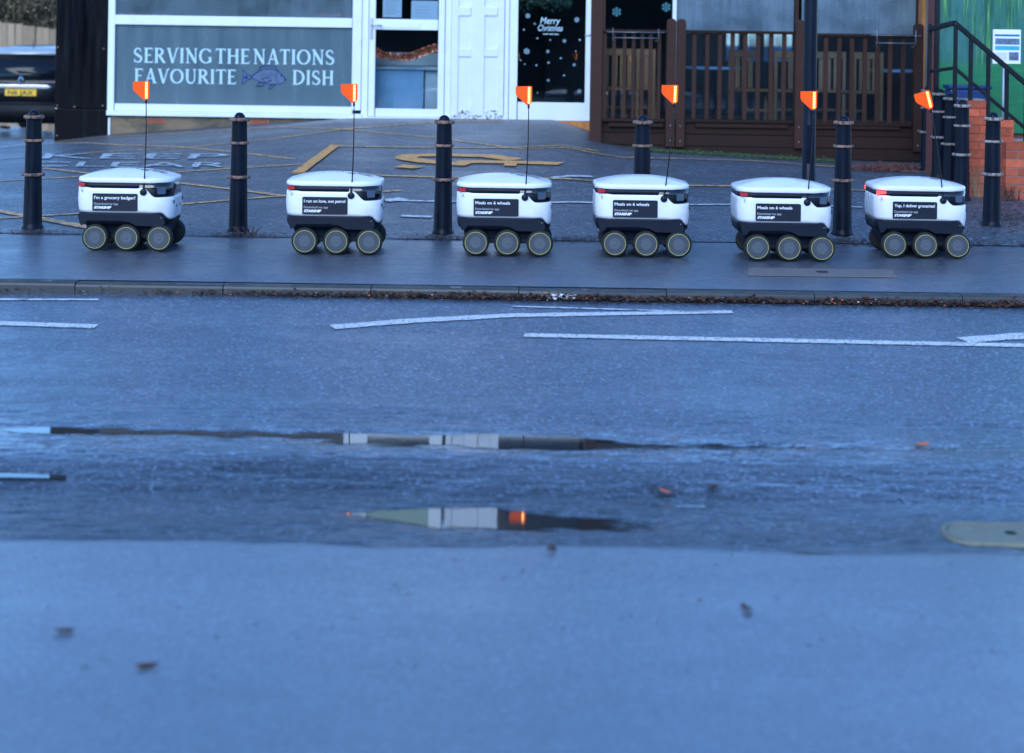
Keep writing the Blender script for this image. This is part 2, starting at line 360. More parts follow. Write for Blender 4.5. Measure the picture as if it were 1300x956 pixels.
# window graphic: willow over a lawn (flat print)
def mural_mat():
    m = bpy.data.materials.new('printed_willow_graphic'); nt, p = nodes_of(m); N, L = nt.nodes, nt.links
    tc = N.new('ShaderNodeTexCoord')
    def noise(st, sc, det=6):
        mp = N.new('ShaderNodeMapping'); mp.inputs['Scale'].default_value = st; L.new(tc.outputs['Object'], mp.inputs[0])
        n = N.new('ShaderNodeTexNoise'); n.inputs['Scale'].default_value = sc; n.inputs['Detail'].default_value = det
        n.inputs['Roughness'].default_value = .6; L.new(mp.outputs[0], n.inputs['Vector']); return n.outputs['Fac']
    def ramp(v, stops):
        r = N.new('ShaderNodeValToRGB'); L.new(v, r.inputs[0])
        r.color_ramp.elements[0].position = stops[0][0]; r.color_ramp.elements[0].color = (*stops[0][1], 1)
        r.color_ramp.elements[1].position = stops[-1][0]; r.color_ramp.elements[1].color = (*stops[-1][1], 1)
        for s in stops[1:-1]:
            e = r.color_ramp.elements.new(s[0]); e.color = (*s[1], 1)
        return r.outputs[0]
    def mix(f, a, b):
        x = N.new('ShaderNodeMix'); x.data_type = 'RGBA'; L.new(f, x.inputs[0]); L.new(a, x.inputs[6]); L.new(b, x.inputs[7]); return x.outputs[2]
    strands = ramp(noise((26, 1, 1.6), 1.2), [(.3, (.012, .05, .05)), (.48, (.025, .11, .065)), (.6, (.09, .26, .075)), (.75, (.38, .56, .16))])
    clump = noise((5.5, 1, 1.1), 1.1, 5)
    back = ramp(noise((2, 1, 3), 2.5), [(.3, (.035, .12, .12)), (.7, (.06, .18, .14))])
    cr = N.new('ShaderNodeMapRange'); cr.inputs['From Min'].default_value = .42; cr.inputs['From Max'].default_value = .56; L.new(clump, cr.inputs['Value'])
    top = mix(cr.outputs[0], back, strands)
    lawn = ramp(noise((2, 1, 8), 2.0), [(.3, (.025, .16, .06)), (.55, (.035, .18, .07)), (.75, (.10, .28, .09))])
    sp = N.new('ShaderNodeSeparateXYZ'); L.new(tc.outputs['Object'], sp.inputs[0])
    ad = N.new('ShaderNodeMath'); ad.operation = 'MULTIPLY_ADD'; L.new(noise((2, 1, 2), 2.0), ad.inputs[0]); ad.inputs[1].default_value = .35; L.new(sp.outputs['Z'], ad.inputs[2])
    hr = N.new('ShaderNodeMapRange'); hr.inputs['From Min'].default_value = 1.30; hr.inputs['From Max'].default_value = 1.36; L.new(ad.outputs[0], hr.inputs['Value'])
    c = mix(hr.outputs[0], lawn, top)
    L.new(c, p.inputs['Base Color']); p.inputs['Roughness'].default_value = .3
    MATS[m.name] = m
    return m
M_MURAL = mural_mat()

# ------------------------------------------------------------------ mesh builders
class MB:
    def __init__(s): s.v, s.f, s.sm = [], [], []
    def add(s, vs, fs, smooth=False, M=None):
        o = len(s.v)
        s.v += [tuple(M @ Vector(v)) if M else tuple(v) for v in vs]
        s.f += [tuple(i + o for i in f) for f in fs]; s.sm += [smooth] * len(fs)
        return s
    def box(s, x0, x1, y0, y1, z0, z1, M=None):
        vs = [(x, y, z) for x in (x0, x1) for y in (y0, y1) for z in (z0, z1)]
        return s.add(vs, [(0, 1, 3, 2), (4, 6, 7, 5), (0, 4, 5, 1), (2, 3, 7, 6), (0, 2, 6, 4), (1, 5, 7, 3)], False, M)
    def prism(s, poly, a, b, axis='y', M=None, smooth=False):
        """poly of 2d points extruded from a to b along an axis"""
        n = len(poly)
        def pt(p, t): return {'y': (p[0], t, p[1]), 'x': (t, p[0], p[1]), 'z': (p[0], p[1], t)}[axis]
        vs = [pt(p, a) for p in poly] + [pt(p, b) for p in poly]
        fs = [tuple(range(n - 1, -1, -1)), tuple(range(n, 2 * n))] + [(i, (i + 1) % n, n + (i + 1) % n, n + i) for i in range(n)]
        return s.add(vs, fs, smooth, M)
    def loft(s, loops, cap0=True, cap1=True, smooth=True, M=None, closed=True):
        n = len(loops[0]); vs = [v for l in loops for v in l]; fs = []
        for k in range(len(loops) - 1):
            for i in range(n if closed else n - 1):
                j = (i + 1) % n
                fs.append((k * n + i, k * n + j, (k + 1) * n + j, (k + 1) * n + i))
        if cap0: fs.append(tuple(range(n - 1, -1, -1)))
        if cap1: fs.append(tuple(range((len(loops) - 1) * n, len(loops) * n)))
        return s.add(vs, fs, smooth, M)
    def lathe(s, prof, n=24, M=None, smooth=True, caps=True):
        """prof: (radius, height) pairs about z"""
        loops = [[(r * math.cos(2 * math.pi * i / n), r * math.sin(2 * math.pi * i / n), z) for i in range(n)] for r, z in prof]
        return s.loft(loops, caps and prof[0][0] > 1e-4, caps and prof[-1][0] > 1e-4, smooth, M)
    def tube(s, pts, r, n=8, M=None, r1=None):
        pts = [Vector(p) for p in pts]; loops = []
        for i, p in enumerate(pts):
            t = (pts[min(i + 1, len(pts) - 1)] - pts[max(i - 1, 0)]).normalized()
            a = t.cross(Vector((0, 0, 1)) if abs(t.z) < .9 else Vector((1, 0, 0))).normalized(); b = t.cross(a)
            rr = r if r1 is None else lerp(r, r1, i / (len(pts) - 1))
            loops.append([tuple(p + a * rr * math.cos(2 * math.pi * k / n) + b * rr * math.sin(2 * math.pi * k / n)) for k in range(n)])
        return s.loft(loops, True, True, True, M)
    def mesh(s, name, m):
        me = bpy.data.meshes.new(name); me.from_pydata(s.v, [], s.f)
        me.polygons.foreach_set('use_smooth', s.sm)
        bm = bmesh.new(); bm.from_mesh(me); bmesh.ops.recalc_face_normals(bm, faces=bm.faces); bm.to_mesh(me); bm.free()
        for x in (m if isinstance(m, (list, tuple)) else [m]): me.materials.append(x)
        me.update(); return me
    def build(s, name, m, parent=None, bevel=0.0, loc=None):
        o = bpy.data.objects.new(name, s.mesh(name, m)); COL.objects.link(o)
        if parent: o.parent = parent
        if loc: o.location = loc
        if bevel:
            b = o.modifiers.new('bevel', 'BEVEL'); b.width = bevel; b.segments = 2; b.limit_method = 'ANGLE'
        return o
def link(name, me, parent=None, loc=None, rot=None):
    o = bpy.data.objects.new(name, me); COL.objects.link(o)
    if parent: o.parent = parent
    if loc: o.location = loc
    if rot: o.rotation_euler = rot
    return o
def tag(o, label=None, cat=None, group=None, kind=None):
    if label: o['label'] = label
    if cat: o['category'] = cat
    if group: o['group'] = group
    if kind: o['kind'] = kind
    return o
def empty(name, loc=(0, 0, 0), rz=0.0):
    o = bpy.data.objects.new(name, None); o.location = loc; o.rotation_euler = (0, 0, rz); o.empty_display_size = .1
    COL.objects.link(o); return o
def copy_tree(o, parent=None):
    c = o.copy(); COL.objects.link(c)
    if parent: c.parent = parent
    for ch in list(o.children): copy_tree(ch, c)
    return c
def text_mesh(body, size, m, extrude=0.0008, offset=0.0, shear=0.0, align='LEFT', width=None):
    cu = bpy.data.curves.new('lettering', 'FONT'); cu.body = body; cu.size = size; cu.extrude = extrude; cu.offset = offset
    cu.shear = shear; cu.align_x = align; cu.resolution_u = 3
    ob = bpy.data.objects.new('lettering_tmp', cu); COL.objects.link(ob)
    dg = bpy.context.evaluated_depsgraph_get()
    me = bpy.data.meshes.new_from_object(ob.evaluated_get(dg))
    bpy.data.objects.remove(ob)
    if width:
        xs = [v.co.x for v in me.vertices]; k = width / (max(xs) - min(xs)); x0 = min(xs)
        for v in me.vertices: v.co.x = (v.co.x - x0) * k
    me.name = 'lettering'; me.materials.clear(); me.materials.append(m)
    return me
FACE_CAM = (R(90), 0, 0)                     # stands a text upright facing the street

def rrect(x, y, w, h, r, n=4):
    out = []
    for cx, cy, a0 in ((x + w - r, y + r, -90), (x + w - r, y + h - r, 0), (x + r, y + h - r, 90), (x + r, y + r, 180)):
        for i in range(n + 1):
            a = R(a0 + 90 * i / n); out.append((cx + r * math.cos(a), cy + r * math.sin(a)))
    return out
def rect(px0, py0, px1, py1, d):
    """upright rectangle of a wall at depth d from its corners in the photograph: x0, x1, z0, z1"""
    xm, ym = (px0 + px1) / 2, (py0 + py1) / 2
    return W(px0, ym, d).x, W(px1, ym, d).x, W(xm, py1, d).z, W(xm, py0, d).z

# ------------------------------------------------------------------ ground, road, footway, kerb
def grid(xs, ys, fz, name, m, kind='structure'):
    v = [(x, y, fz(x, y)) for y in ys for x in xs]; nx = len(xs)
    f = [(j * nx + i, j * nx + i + 1, (j + 1) * nx + i + 1, (j + 1) * nx + i) for j in range(len(ys) - 1) for i in range(nx - 1)]
    o = MB().add(v, f, True).build(name, m); o['kind'] = kind
    return o
def span(a, b, n): return [a + (b - a) * i / n for i in range(n + 1)]

grid(span(-400, 400, 4), span(-400, 400, 4), lambda x, y: -0.75, 'ground', M_FORE)
# carriageway: a shallow dip along the near gutter holds the puddles
PUDS = ((300, 549, 1.3, .085, .0072), (640, 560, .62, .18, .0135), (455, 557, .16, .14, .008), (60, 544, .75, .08, .0078), (860, 565, .7, .08, .0078), (1060, 569, .4, .05, .004),
        (10, 600, .20, .07, .011), (612, 657, .34, .25, .018), (545, 655, .2, .12, .012), (490, 653, .16, .08, .0075), (765, 662, .36, .11, .0115), (846, 627, .08, .05, .019))
PUD = [(G(px, py), rx, ry, a) for px, py, rx, ry, a in PUDS]
def dips(x, y):
    d = 0.0
    for c, rx, ry, a in PUD:
        q = ((x - c.x) / rx) ** 2 + ((y - c.y) / ry) ** 2
        if q < 6: d += a * math.exp(-q * 1.4)
    return d
def road_z(x, y):
    z = road_base(y)
    if y > 8.6: return z
    e = sstep(8.6, 8.2, y)
    n = mnoise.fractal(Vector((x * 1.7, y * 5.0, .3)), 1.0, 2.0, 4) * .0045 + mnoise.fractal(Vector((x * 6, y * 18, 2.)), .8, 2.1, 5) * .0046
    return z + e * (n - dips(x, y))
def water(px0, px1, y0, y1, z):
    """a level sheet of water lying in one dip of the road"""
    ym = (y0 + y1) / 2; xa, xb = (px0 - 650) * ym / F_PX, (px1 - 650) * ym / F_PX
    o = grid(span(xa, xb, int((xb - xa) / .016)), span(y0, y1, int((y1 - y0) / .007)), lambda x, y: z, 'puddle_water', M_WATER)
    da = o.data.attributes.new('depth', 'FLOAT', 'POINT')
    da.data.foreach_set('value', [z - road_z(v.co.x, v.co.y) for v in o.data.vertices])
xs = span(-40, -2.8, 8)[:-1] + span(-2.8, 2.8, 320) + span(2.8, 40, 8)[1:]
rd = grid(xs, span(6.5, 8.6, 200), road_z, 'road', M_ROAD)
def wlevel(y): return -.1815 if y > 7.58 else -.2165 if y > 7.30 else -.2525
wa = rd.data.attributes.new('wet', 'FLOAT', 'POINT')
wa.data.foreach_set('value', [sstep(.011, .0, v.co.z - wlevel(v.co.y)) for v in rd.data.vertices])
grid(span(-40, 40, 8), span(8.6, KERB_Y, 4), lambda x, y: road_base(y), 'road', M_ROAD)
water(-120, 1420, 7.60, 8.22, -.1815)
water(-120, 100, 7.30, 7.56, -.2165)
water(260, 1060, 6.62, 7.18, -.2525)
water(800, 900, 7.10, 7.34, -.2430)

# near footway, a thin lip above the gutter
def near_edge(x):
    return 6.475 + mnoise.noise(Vector((x * 1.3, 0, 0))) * .05 + mnoise.noise(Vector((x * 5, 3, 0))) * .02
xs = span(-40, -2.4, 6)[:-1] + span(-2.4, 2.4, 120) + span(2.4, 40, 6)[1:]
mb = MB()
rows = []
for k, (yy, zz) in enumerate(((-12, -.21), (0, -.21), (3, -.212), (5.0, -.214))): rows.append([(x, yy, zz) for x in xs])
rows.append([(x, near_edge(x) - .12, -.217) for x in xs]); rows.append([(x, near_edge(x) - .04, -.224) for x in xs]); rows.append([(x, near_edge(x) + .012, -.235) for x in xs]); rows.append([(x, near_edge(x) + .03, -.27) for x in xs])
mb.loft(rows, False, False, True, closed=False)
tag(mb.build('near_footway', M_NEAR), kind='structure')
# damp gutter strip along it
rows = [[(x, near_edge(x) - .005, -.2405) for x in xs], [(x, near_edge(x) + .16 + .06 * mnoise.noise(Vector((x * .9, 8, 0))), -.2425) for x in xs]]
# far footway and forecourt
grid(span(-40, -6, 4)[:-1] + span(-6, 6, 48) + span(6, 40, 4)[1:], span(KERB_Y + .125, 12.9, 4)[:-1] + span(12.9, FY + .02, 5), lambda x, y: g(x, min(y, FY - .01)), 'footway', M_PAVE)
grid(span(-40, -8, 8)[:-1] + span(-8, 8, 64) + span(8, 40, 8)[1:], span(FY, FY + .7, 7)[:-1] + [FY + .7 + .35 * i for i in range(130)],
     lambda x, y: g(x, y) + .004 + (.002 if y > FY + .1 else 0), 'forecourt', M_FORE)

kerb = empty('kerb', (0, KERB_Y, 0)); kerb['kind'] = 'structure'
kme = MB().prism([(0, -.1), (0.125, -.1), (0.125, .059), (.022, .061), (.006, .052), (0, .04)], 0.004, .888, 'x').mesh('kerb_stone', M_KERB)
x0 = W(95, 368, KERB_Y).x
for i in range(-8, 14):
    o = link('kerb_stone', kme, kerb, (x0 + .89 * i, random.uniform(-.004, .004), random.uniform(-.004, .002)), (0, 0, random.uniform(-.003, .003)))

# painted lines, draped on the ground
def strip(pts, w, lift=.004, taper=None):
    """pts: pixel polyline in the photograph projected on the ground; returns a strip of width w"""
    P = [G(*p) for p in pts]; Q = []
    for a, b in zip(P, P[1:]):
        k = max(2, int((b - a).length / .04))
        Q += [a.lerp(b, i / k) for i in range(k)]
    Q.append(P[-1]); mb = MB(); vs = []
    for i, q in enumerate(Q):
        t = Q[min(i + 1, len(Q) - 1)] - Q[max(i - 1, 0)]; t.z = 0; t.normalize()
        nrm = Vector((-t.y, t.x, 0)); ww = w / 2 * (1 + .16 * mnoise.noise(Vector((q.x * 9, q.y * 9, 1))) + .12 * mnoise.noise(Vector((q.x * 31, q.y * 31, 4))))
        if taper: ww *= lerp(taper[0], taper[1], i / (len(Q) - 1))
        for sgn in (1, -1):
            c = q + nrm * ww * sgn
            vs.append((c.x, c.y, g(c.x, c.y) + lift + (.006 if c.y > FY else 0)))
    mb.add(vs, [(2 * i, 2 * i + 1, 2 * i + 3, 2 * i + 2) for i in range(len(Q) - 1)])
    return mb
def quad_px(pts, lift=.004):
    vs = []
    for p in pts:
        c = G(*p); vs.append((c.x, c.y, c.z + lift + (.006 if c.y > FY else 0)))
    return MB().add(vs, [tuple(range(len(vs)))])
marks = empty('road_marking'); marks['kind'] = 'structure'
for pts, w, m, tp in (([(-60, 409), (122, 415)], .095, M_WLINE, None),
                      ([(422, 416), (520, 408), (650, 401), (930, 396.5)], .105, M_WLINE, (1.1, .7)),
                      ([(665, 426), (900, 431), (1340, 440)], .085, M_WLINE, None),
                      ([(1222, 432.5), (1340, 424)], .13, M_WLINE, None),
                      ([(-60, 380.5), (125, 381)], .045, M_WFAINT, None),
                      ([(650, 389.5), (905, 397)], .03, M_WFAINT, None)):
    strip(pts, w, .004, tp).build('painted_line', m, marks)
fm = empty('forecourt_marking'); fm['kind'] = 'structure'
LIFT = .004
for i, (pts, w, m) in enumerate((
        ([(55, 183.5), (152, 185), (228, 187.5), (340, 199), (372, 203)], .062, M_YLINE),
        ([(107, 195), (228, 189), (340, 178), (562, 155)], .062, M_YLINE),
        ([(72, 180.5), (200, 172), (330, 163.5), (356, 162.5), (446, 166), (555, 176), (661, 190), (745, 193)], .062, M_YLINE),
        ([(562, 155.5), (640, 154.5)], .06, M_YLINE),
        ([(-20, 190), (31, 185)], .08, M_WFAINT),
        ([(-20, 203), (29, 200.5)], .06, M_WFAINT),
        ([(-20, 232), (105, 225.5), (209, 221), (290, 215.5), (396, 209)], .062, M_YLINE),
        ([(55, 215), (112, 221.5), (228, 234), (366, 251)], .062, M_YLINE),
        ([(-20, 280), (105, 272.5), (228, 261), (340, 251.6), (366, 250), (510, 243.6)], .062, M_YLINE),
        ([(-20, 267), (29, 275), (105, 289.5), (150, 297)], .1, M_YLINE),
        ([(428, 187), (641, 189), (760, 193.5)], .07, M_YLINE),
        ([(372, 221.5), (727, 229), (935, 238), (1110, 244)], .08, M_YLINE),
        ([(489, 256), (701, 259), (935, 261.5), (1095, 265)], .06, M_WFAINT),
        ([(488, 257), (512, 254)], .14, M_WFAINT),
        ([(510, 276), (548, 277.5)], .08, M_WFAINT),
        ([(700, 227.5), (752, 226)], .08, M_WFAINT),
        ([(738, 193), (958, 206), (1080, 215), (1175, 220)], .07, M_YLINE))):
    strip(pts, w, LIFT + .0004 * i).build('painted_line', m, fm)
quad_px([(420, 186), (432, 186), (386, 221.5), (370, 221.5)], .013).build('painted_bar', M_YTHICK, fm)
# wheelchair symbol, seen edge on across the bay
for k, (pts, w) in enumerate((([(578, 210), (540, 207), (514, 203), (520, 199.5), (560, 198.5), (620, 200), (655, 205)], .22),
                              ([(576, 212), (592, 207.5), (650, 208), (712, 210)], .2),
                              ([(506, 213), (532, 215)], .2), ([(640, 211), (656, 211)], .25))):
    strip(pts, w, .0125 + .0006 * k).build('painted_symbol', M_YTHICK, fm)
# the words on the tarmac
M_WGHOST = paint_worn('ghost_white_paint', (0.50, 0.55, 0.60), UNDER, .34, .56, 14)
def ground_word(body, quad, m):
    me = text_mesh(body, 1.0, m, 0.0, offset=.004)
    xs = [v.co.x for v in me.vertices]; ys = [v.co.y for v in me.vertices]
    a, b, c, d = [Vector(q) for q in quad]                  # bottom left, bottom right, top right, top left (pixels)
    for v in me.vertices:
        s, t = (v.co.x - min(xs)) / (max(xs) - min(xs)), (v.co.y - min(ys)) / (max(ys) - min(ys))
        q = (a * (1 - s) + b * s) * (1 - t) + (d * (1 - s) + c * s) * t
        w = G(q.x, q.y); v.co = (w.x, w.y, w.z + .0165)
    link('painted_word', me, fm)
ground_word('KEEP', [(52, 203), (286, 203.5), (292, 197), (58, 196.5)], M_WGHOST)
ground_word('CLEAR', [(30, 213), (290, 214.5), (294, 208), (36, 207)], M_WGHOST)

# covers in the footway
cv = empty('access_cover', G(1044, 347))
q = [G(*p) for p in ((951, 341), (1132, 343.5), (1139, 353), (949, 350.5))]
q = [(v.x - cv.location.x, v.y - cv.location.y) for v in q]
MB().prism(q, 0.002, .008, 'z').build('cover_slab', M_COVER, cv)
MB().box(-.035, .035, -.03, .03, .0085, .012).build('lifting_hole', M_DARKHOLE, cv)
tag(cv, 'long pale concrete access cover set in the footway in front of the fifth robot', 'cover')
cv = empty('stopcock_cover', G(1283, 680))
MB().prism(rrect(-.23, -.12, .56, .24, .09), -.01, .010, 'z').build('cover_plate', M_YCOVER, cv, .006)
MB().loft([[(x, y, z) for x, y in rrect(-.23 - e, -.12 - e, .56 + 2 * e, .24 + 2 * e, .09 + e)] for e, z in ((.004, -.01), (.004, .012), (.022, .012), (.03, -.01))], False, False, False).build('cover_frame', M_YCOVER, cv)
MB().lathe([(.022, .0105), (.022, .0125)], 12).build('keyhole', M_DARKHOLE, cv)
tag(cv, 'blurred yellowish painted cover plate at the near edge of the road', 'cover')

# ------------------------------------------------------------------ delivery robots
def plan_loop(hl, hw, r, zf, n=10, cx=0.0, rf=None):
    """rounded rectangle outline; zf(x) gives the height of each point"""
    pts = []
    for (sx, sy, a0) in ((1, -1, -90), (1, 1, 0), (-1, 1, 90), (-1, -1, 180)):
        rr = (rf or r) if sx > 0 else r
        for i in range(n + 1):
            a = R(a0 + 90 * i / n)
            pts.append((cx + sx * (hl - rr) + rr * math.cos(a), sy * (hw - rr) + rr * math.sin(a)))
    # a few points along each straight side so that the edges can bend
    out = []
    for i, pnt in enumerate(pts):
        out.append(pnt); q = pts[(i + 1) % len(pts)]
        dl = math.hypot(q[0] - pnt[0], q[1] - pnt[1])
        k = 24 if (abs(q[1] - pnt[1]) < 1e-6 and dl > .1) else 1
        for j in range(1, k): out.append((lerp(pnt[0], q[0], j / k), pnt[1]))
    return [(x, y, zf(x)) for x, y in out]
def top_z(x): return .447 - .067 * sstep(.135, .225, x)
def bot_z(x): return .272 - .05 * sstep(.262, .318, x)

def robot_protos():
    P = {}
    mb = MB(); L = []
    for k in range(9):
        t = k / 8; bul = .006 * math.sin(math.pi * t)
        L.append(plan_loop(.330 + bul + .004 * t, .262 + bul, .11, lambda x, t=t: lerp(bot_z(x), top_z(x), t), rf=.14))
    L.insert(0, plan_loop(.320, .252, .105, lambda x: bot_z(x) + .002, rf=.135)); L.append(plan_loop(.326, .254, .105, lambda x: top_z(x) + .003, rf=.135))
    P['body_shell'] = mb.loft(L, True, True).mesh('body_shell', M_ROBW)
    P['visor'] = MB().loft([plan_loop(.331, .2605, .11, lambda x, z=z: z, rf=.14) for z in (.36, .44, .484)], True, True).mesh('visor_band', M_VISOR)
    P['band'] = MB().loft([plan_loop(.2235, .2625, .11, lambda x, z=z: z, cx=-.1085, rf=.01) for z in (.44, .482)], True, True).mesh('upper_band', M_ROBD)
    L = []
    for k, z in ((.985, .480), (.996, .483), (1.0, .489), (1.0, .500), (.993, .508), (.978, .514)):
        L.append([(x * k, y * k, zz) for x, y, zz in plan_loop(.338, .268, .13, lambda x, z=z: z, rf=.17)])
    for k in (.93, .85, .75, .63, .5, .35, .2, .08):
        L.append([(x * k - .01 * (1 - k), y * k, zz) for x, y, zz in plan_loop(.338, .268, .13, lambda x, k=k: .514 + .053 * (1 - (k / .978) ** 2.0), rf=.17)])
    P['lid'] = MB().loft(L, True, True).mesh('lid', M_ROBW)
    L = []
    for hl, hw, z, cx in ((.330, .261, .2725, 0), (.332, .262, .255, 0), (.330, .260, .225, 0), (.324, .252, .200, .003), (.308, .225, .183, .008), (.298, .196, .175, .01), (.285, .194, .13, .012), (.25, .18, .085, .012)):
        L.append(plan_loop(hl, hw, .105 if hw > .2 else .06, lambda x, z=z: z if x < .26 else min(z, bot_z(x) - .0005), cx=cx, rf=.135 if hw > .2 else .06))
    P['hull'] = MB().loft(L, True, True).mesh('hull', M_ROBD)
    for s in (-1, 1):
        a, b = (s * .235, s * .2655)
        P['skirt%d' % s] = MB().prism([(-.315, .262), (.255, .262), (.285, .228), (.292, .20), (.275, .178), (.09, .182), (.045, .207), (-.02, .216), (-.25, .214), (-.275, .185), (-.295, .18), (-.312, .23)],
                 min(a, b), max(a, b), 'y').mesh('side_skirt', M_ROBD)
    tp = []
    for i in range(9):
        a = math.pi * i / 8; tp.append((.078 + .0165 * math.sin(a) ** .7 if 0 < i < 8 else .074, -.032 * math.cos(a)))
    P['tyre'] = MB().lathe(tp, 36, Matrix.Rotation(R(90), 4, 'X')).mesh('tyre', M_TYRE)
    P['rim'] = MB().lathe([(.0755, .0335), (.073, .0345), (.068, .0343), (.0665, .0320), (.043, .0312), (.041, .0335), (.030, .0340), (.028, .0325), (.012, .0325), (.010, .035), (.0001, .0355)], 40, Matrix.Rotation(R(90), 4, 'X'), smooth=False).mesh('rim', M_RIM)
    P['hub'] = MB().lathe([(.0405, .0330), (.0395, .0350), (.030, .0355), (.0285, .0340), (.012, .0340), (.010, .0365), (.0001, .037)], 32, Matrix.Rotation(R(90), 4, 'X'), smooth=False).mesh('hub_cap', mat('grey_hub_plastic', (0.075, 0.088, 0.105), 0.5, var=.12))
    ring = [(.0745 + .0013 * math.cos(a), .0352 + .0013 * math.sin(a)) for a in span(0, 2 * math.pi, 8)]
    P['ring'] = MB().lathe(ring, 40, Matrix.Rotation(R(90), 4, 'X'), caps=False).mesh('rim_line', M_YRING)
    # bogie arms
    for s in (-1, 1):
        mb = MB(); mb.box(-.21, .04, s * .185 - .012, s * .185 + .012, .085, .115); mb.box(.0, .26, s * .18 - .012, s * .18 + .012, .088, .118)
        for x in (-.195, .024, .255): mb.tube([(x, s * .14, .096), (x, s * .215, .096)], .018)
        P['arm%d' % s] = mb.mesh('suspension_arm', M_ROBD)
    P['panel'] = MB().prism([(x, z) for x, z in rrect(-.158, -.061, .316, .122, .010)], -.002, .002, 'y').mesh('info_panel', M_PANEL)
    P['patch'] = MB().prism(rrect(0, 0, .04, .04, .003), -.0008, .0008, 'y').mesh('blank_patch', M_PRINTG)
    P['disc'] = MB().lathe([(.0001, -.006), (.024, -.006), (.024, .006), (.020, .010), (.0001, .011)], 24, Matrix.Rotation(R(90), 4, 'X')).mesh('flag_mount', M_ROBD)
    P['flag'] = MB().prism([(-.073, .130), (.035, .134), (.041, .128), (.040, .018), (.024, .002), (.004, .0), (-.066, .062), (-.075, .08), (-.076, .125)], -.006, .006, 'y').mesh('flag', M_FLAG)
    mb = MB()
    for i in range(6): mb.box(.012, .027, -.0085, .0085, .014 + .0195 * i, .028 + .0195 * i)
    P['led'] = mb.mesh('led_strip', M_LED)
    P['tail'] = MB().prism([(-.028, -.014), (.028, -.010), (.028, .010), (-.028, .014)], -.006, .006, 'y').mesh('tail_light', M_RED)
    P['tail_lit'] = MB().prism([(-.034, -.014), (.034, -.008), (.034, .010), (-.034, .014)], -.006, .006, 'y').mesh('tail_light', M_REDLIT)
    P['reflector'] = MB().box(-.0045, .0045, -.001, .001, -.011, .011).mesh('reflector', M_PRINTG)
    P['cam'] = MB().prism(rrect(-.03, -.028, .06, .05, .008), -.004, .004, 'y').mesh('camera_window', M_LENS)
    P['eye'] = MB().lathe([(.0001, -.002), (.013, -.002), (.012, .003), (.0001, .004)], 16, Matrix.Rotation(R(90), 4, 'X')).mesh('sensor', M_VISOR)
    mb = MB()
    for (x, y, w, h, a) in ((.10, -.08, .075, .018, 12), (.16, -.03, .06, .02, -10), (.21, .03, .05, .02, 30), (.13, .05, .05, .016, -20)):
        mb.prism(rrect(-w / 2, -h / 2, w, h, .005), 0, .0012, 'z', Matrix.Translation((x, y, 0)) @ Matrix.Rotation(R(a), 4, 'Z'))
    return P
def lid_z(x, y):
    hit = RP['lid_tree'].ray_cast(Vector((x, y, 2)), Vector((0, 0, -1)))
    return hit[0].z if hit[0] else .5
RP = {}
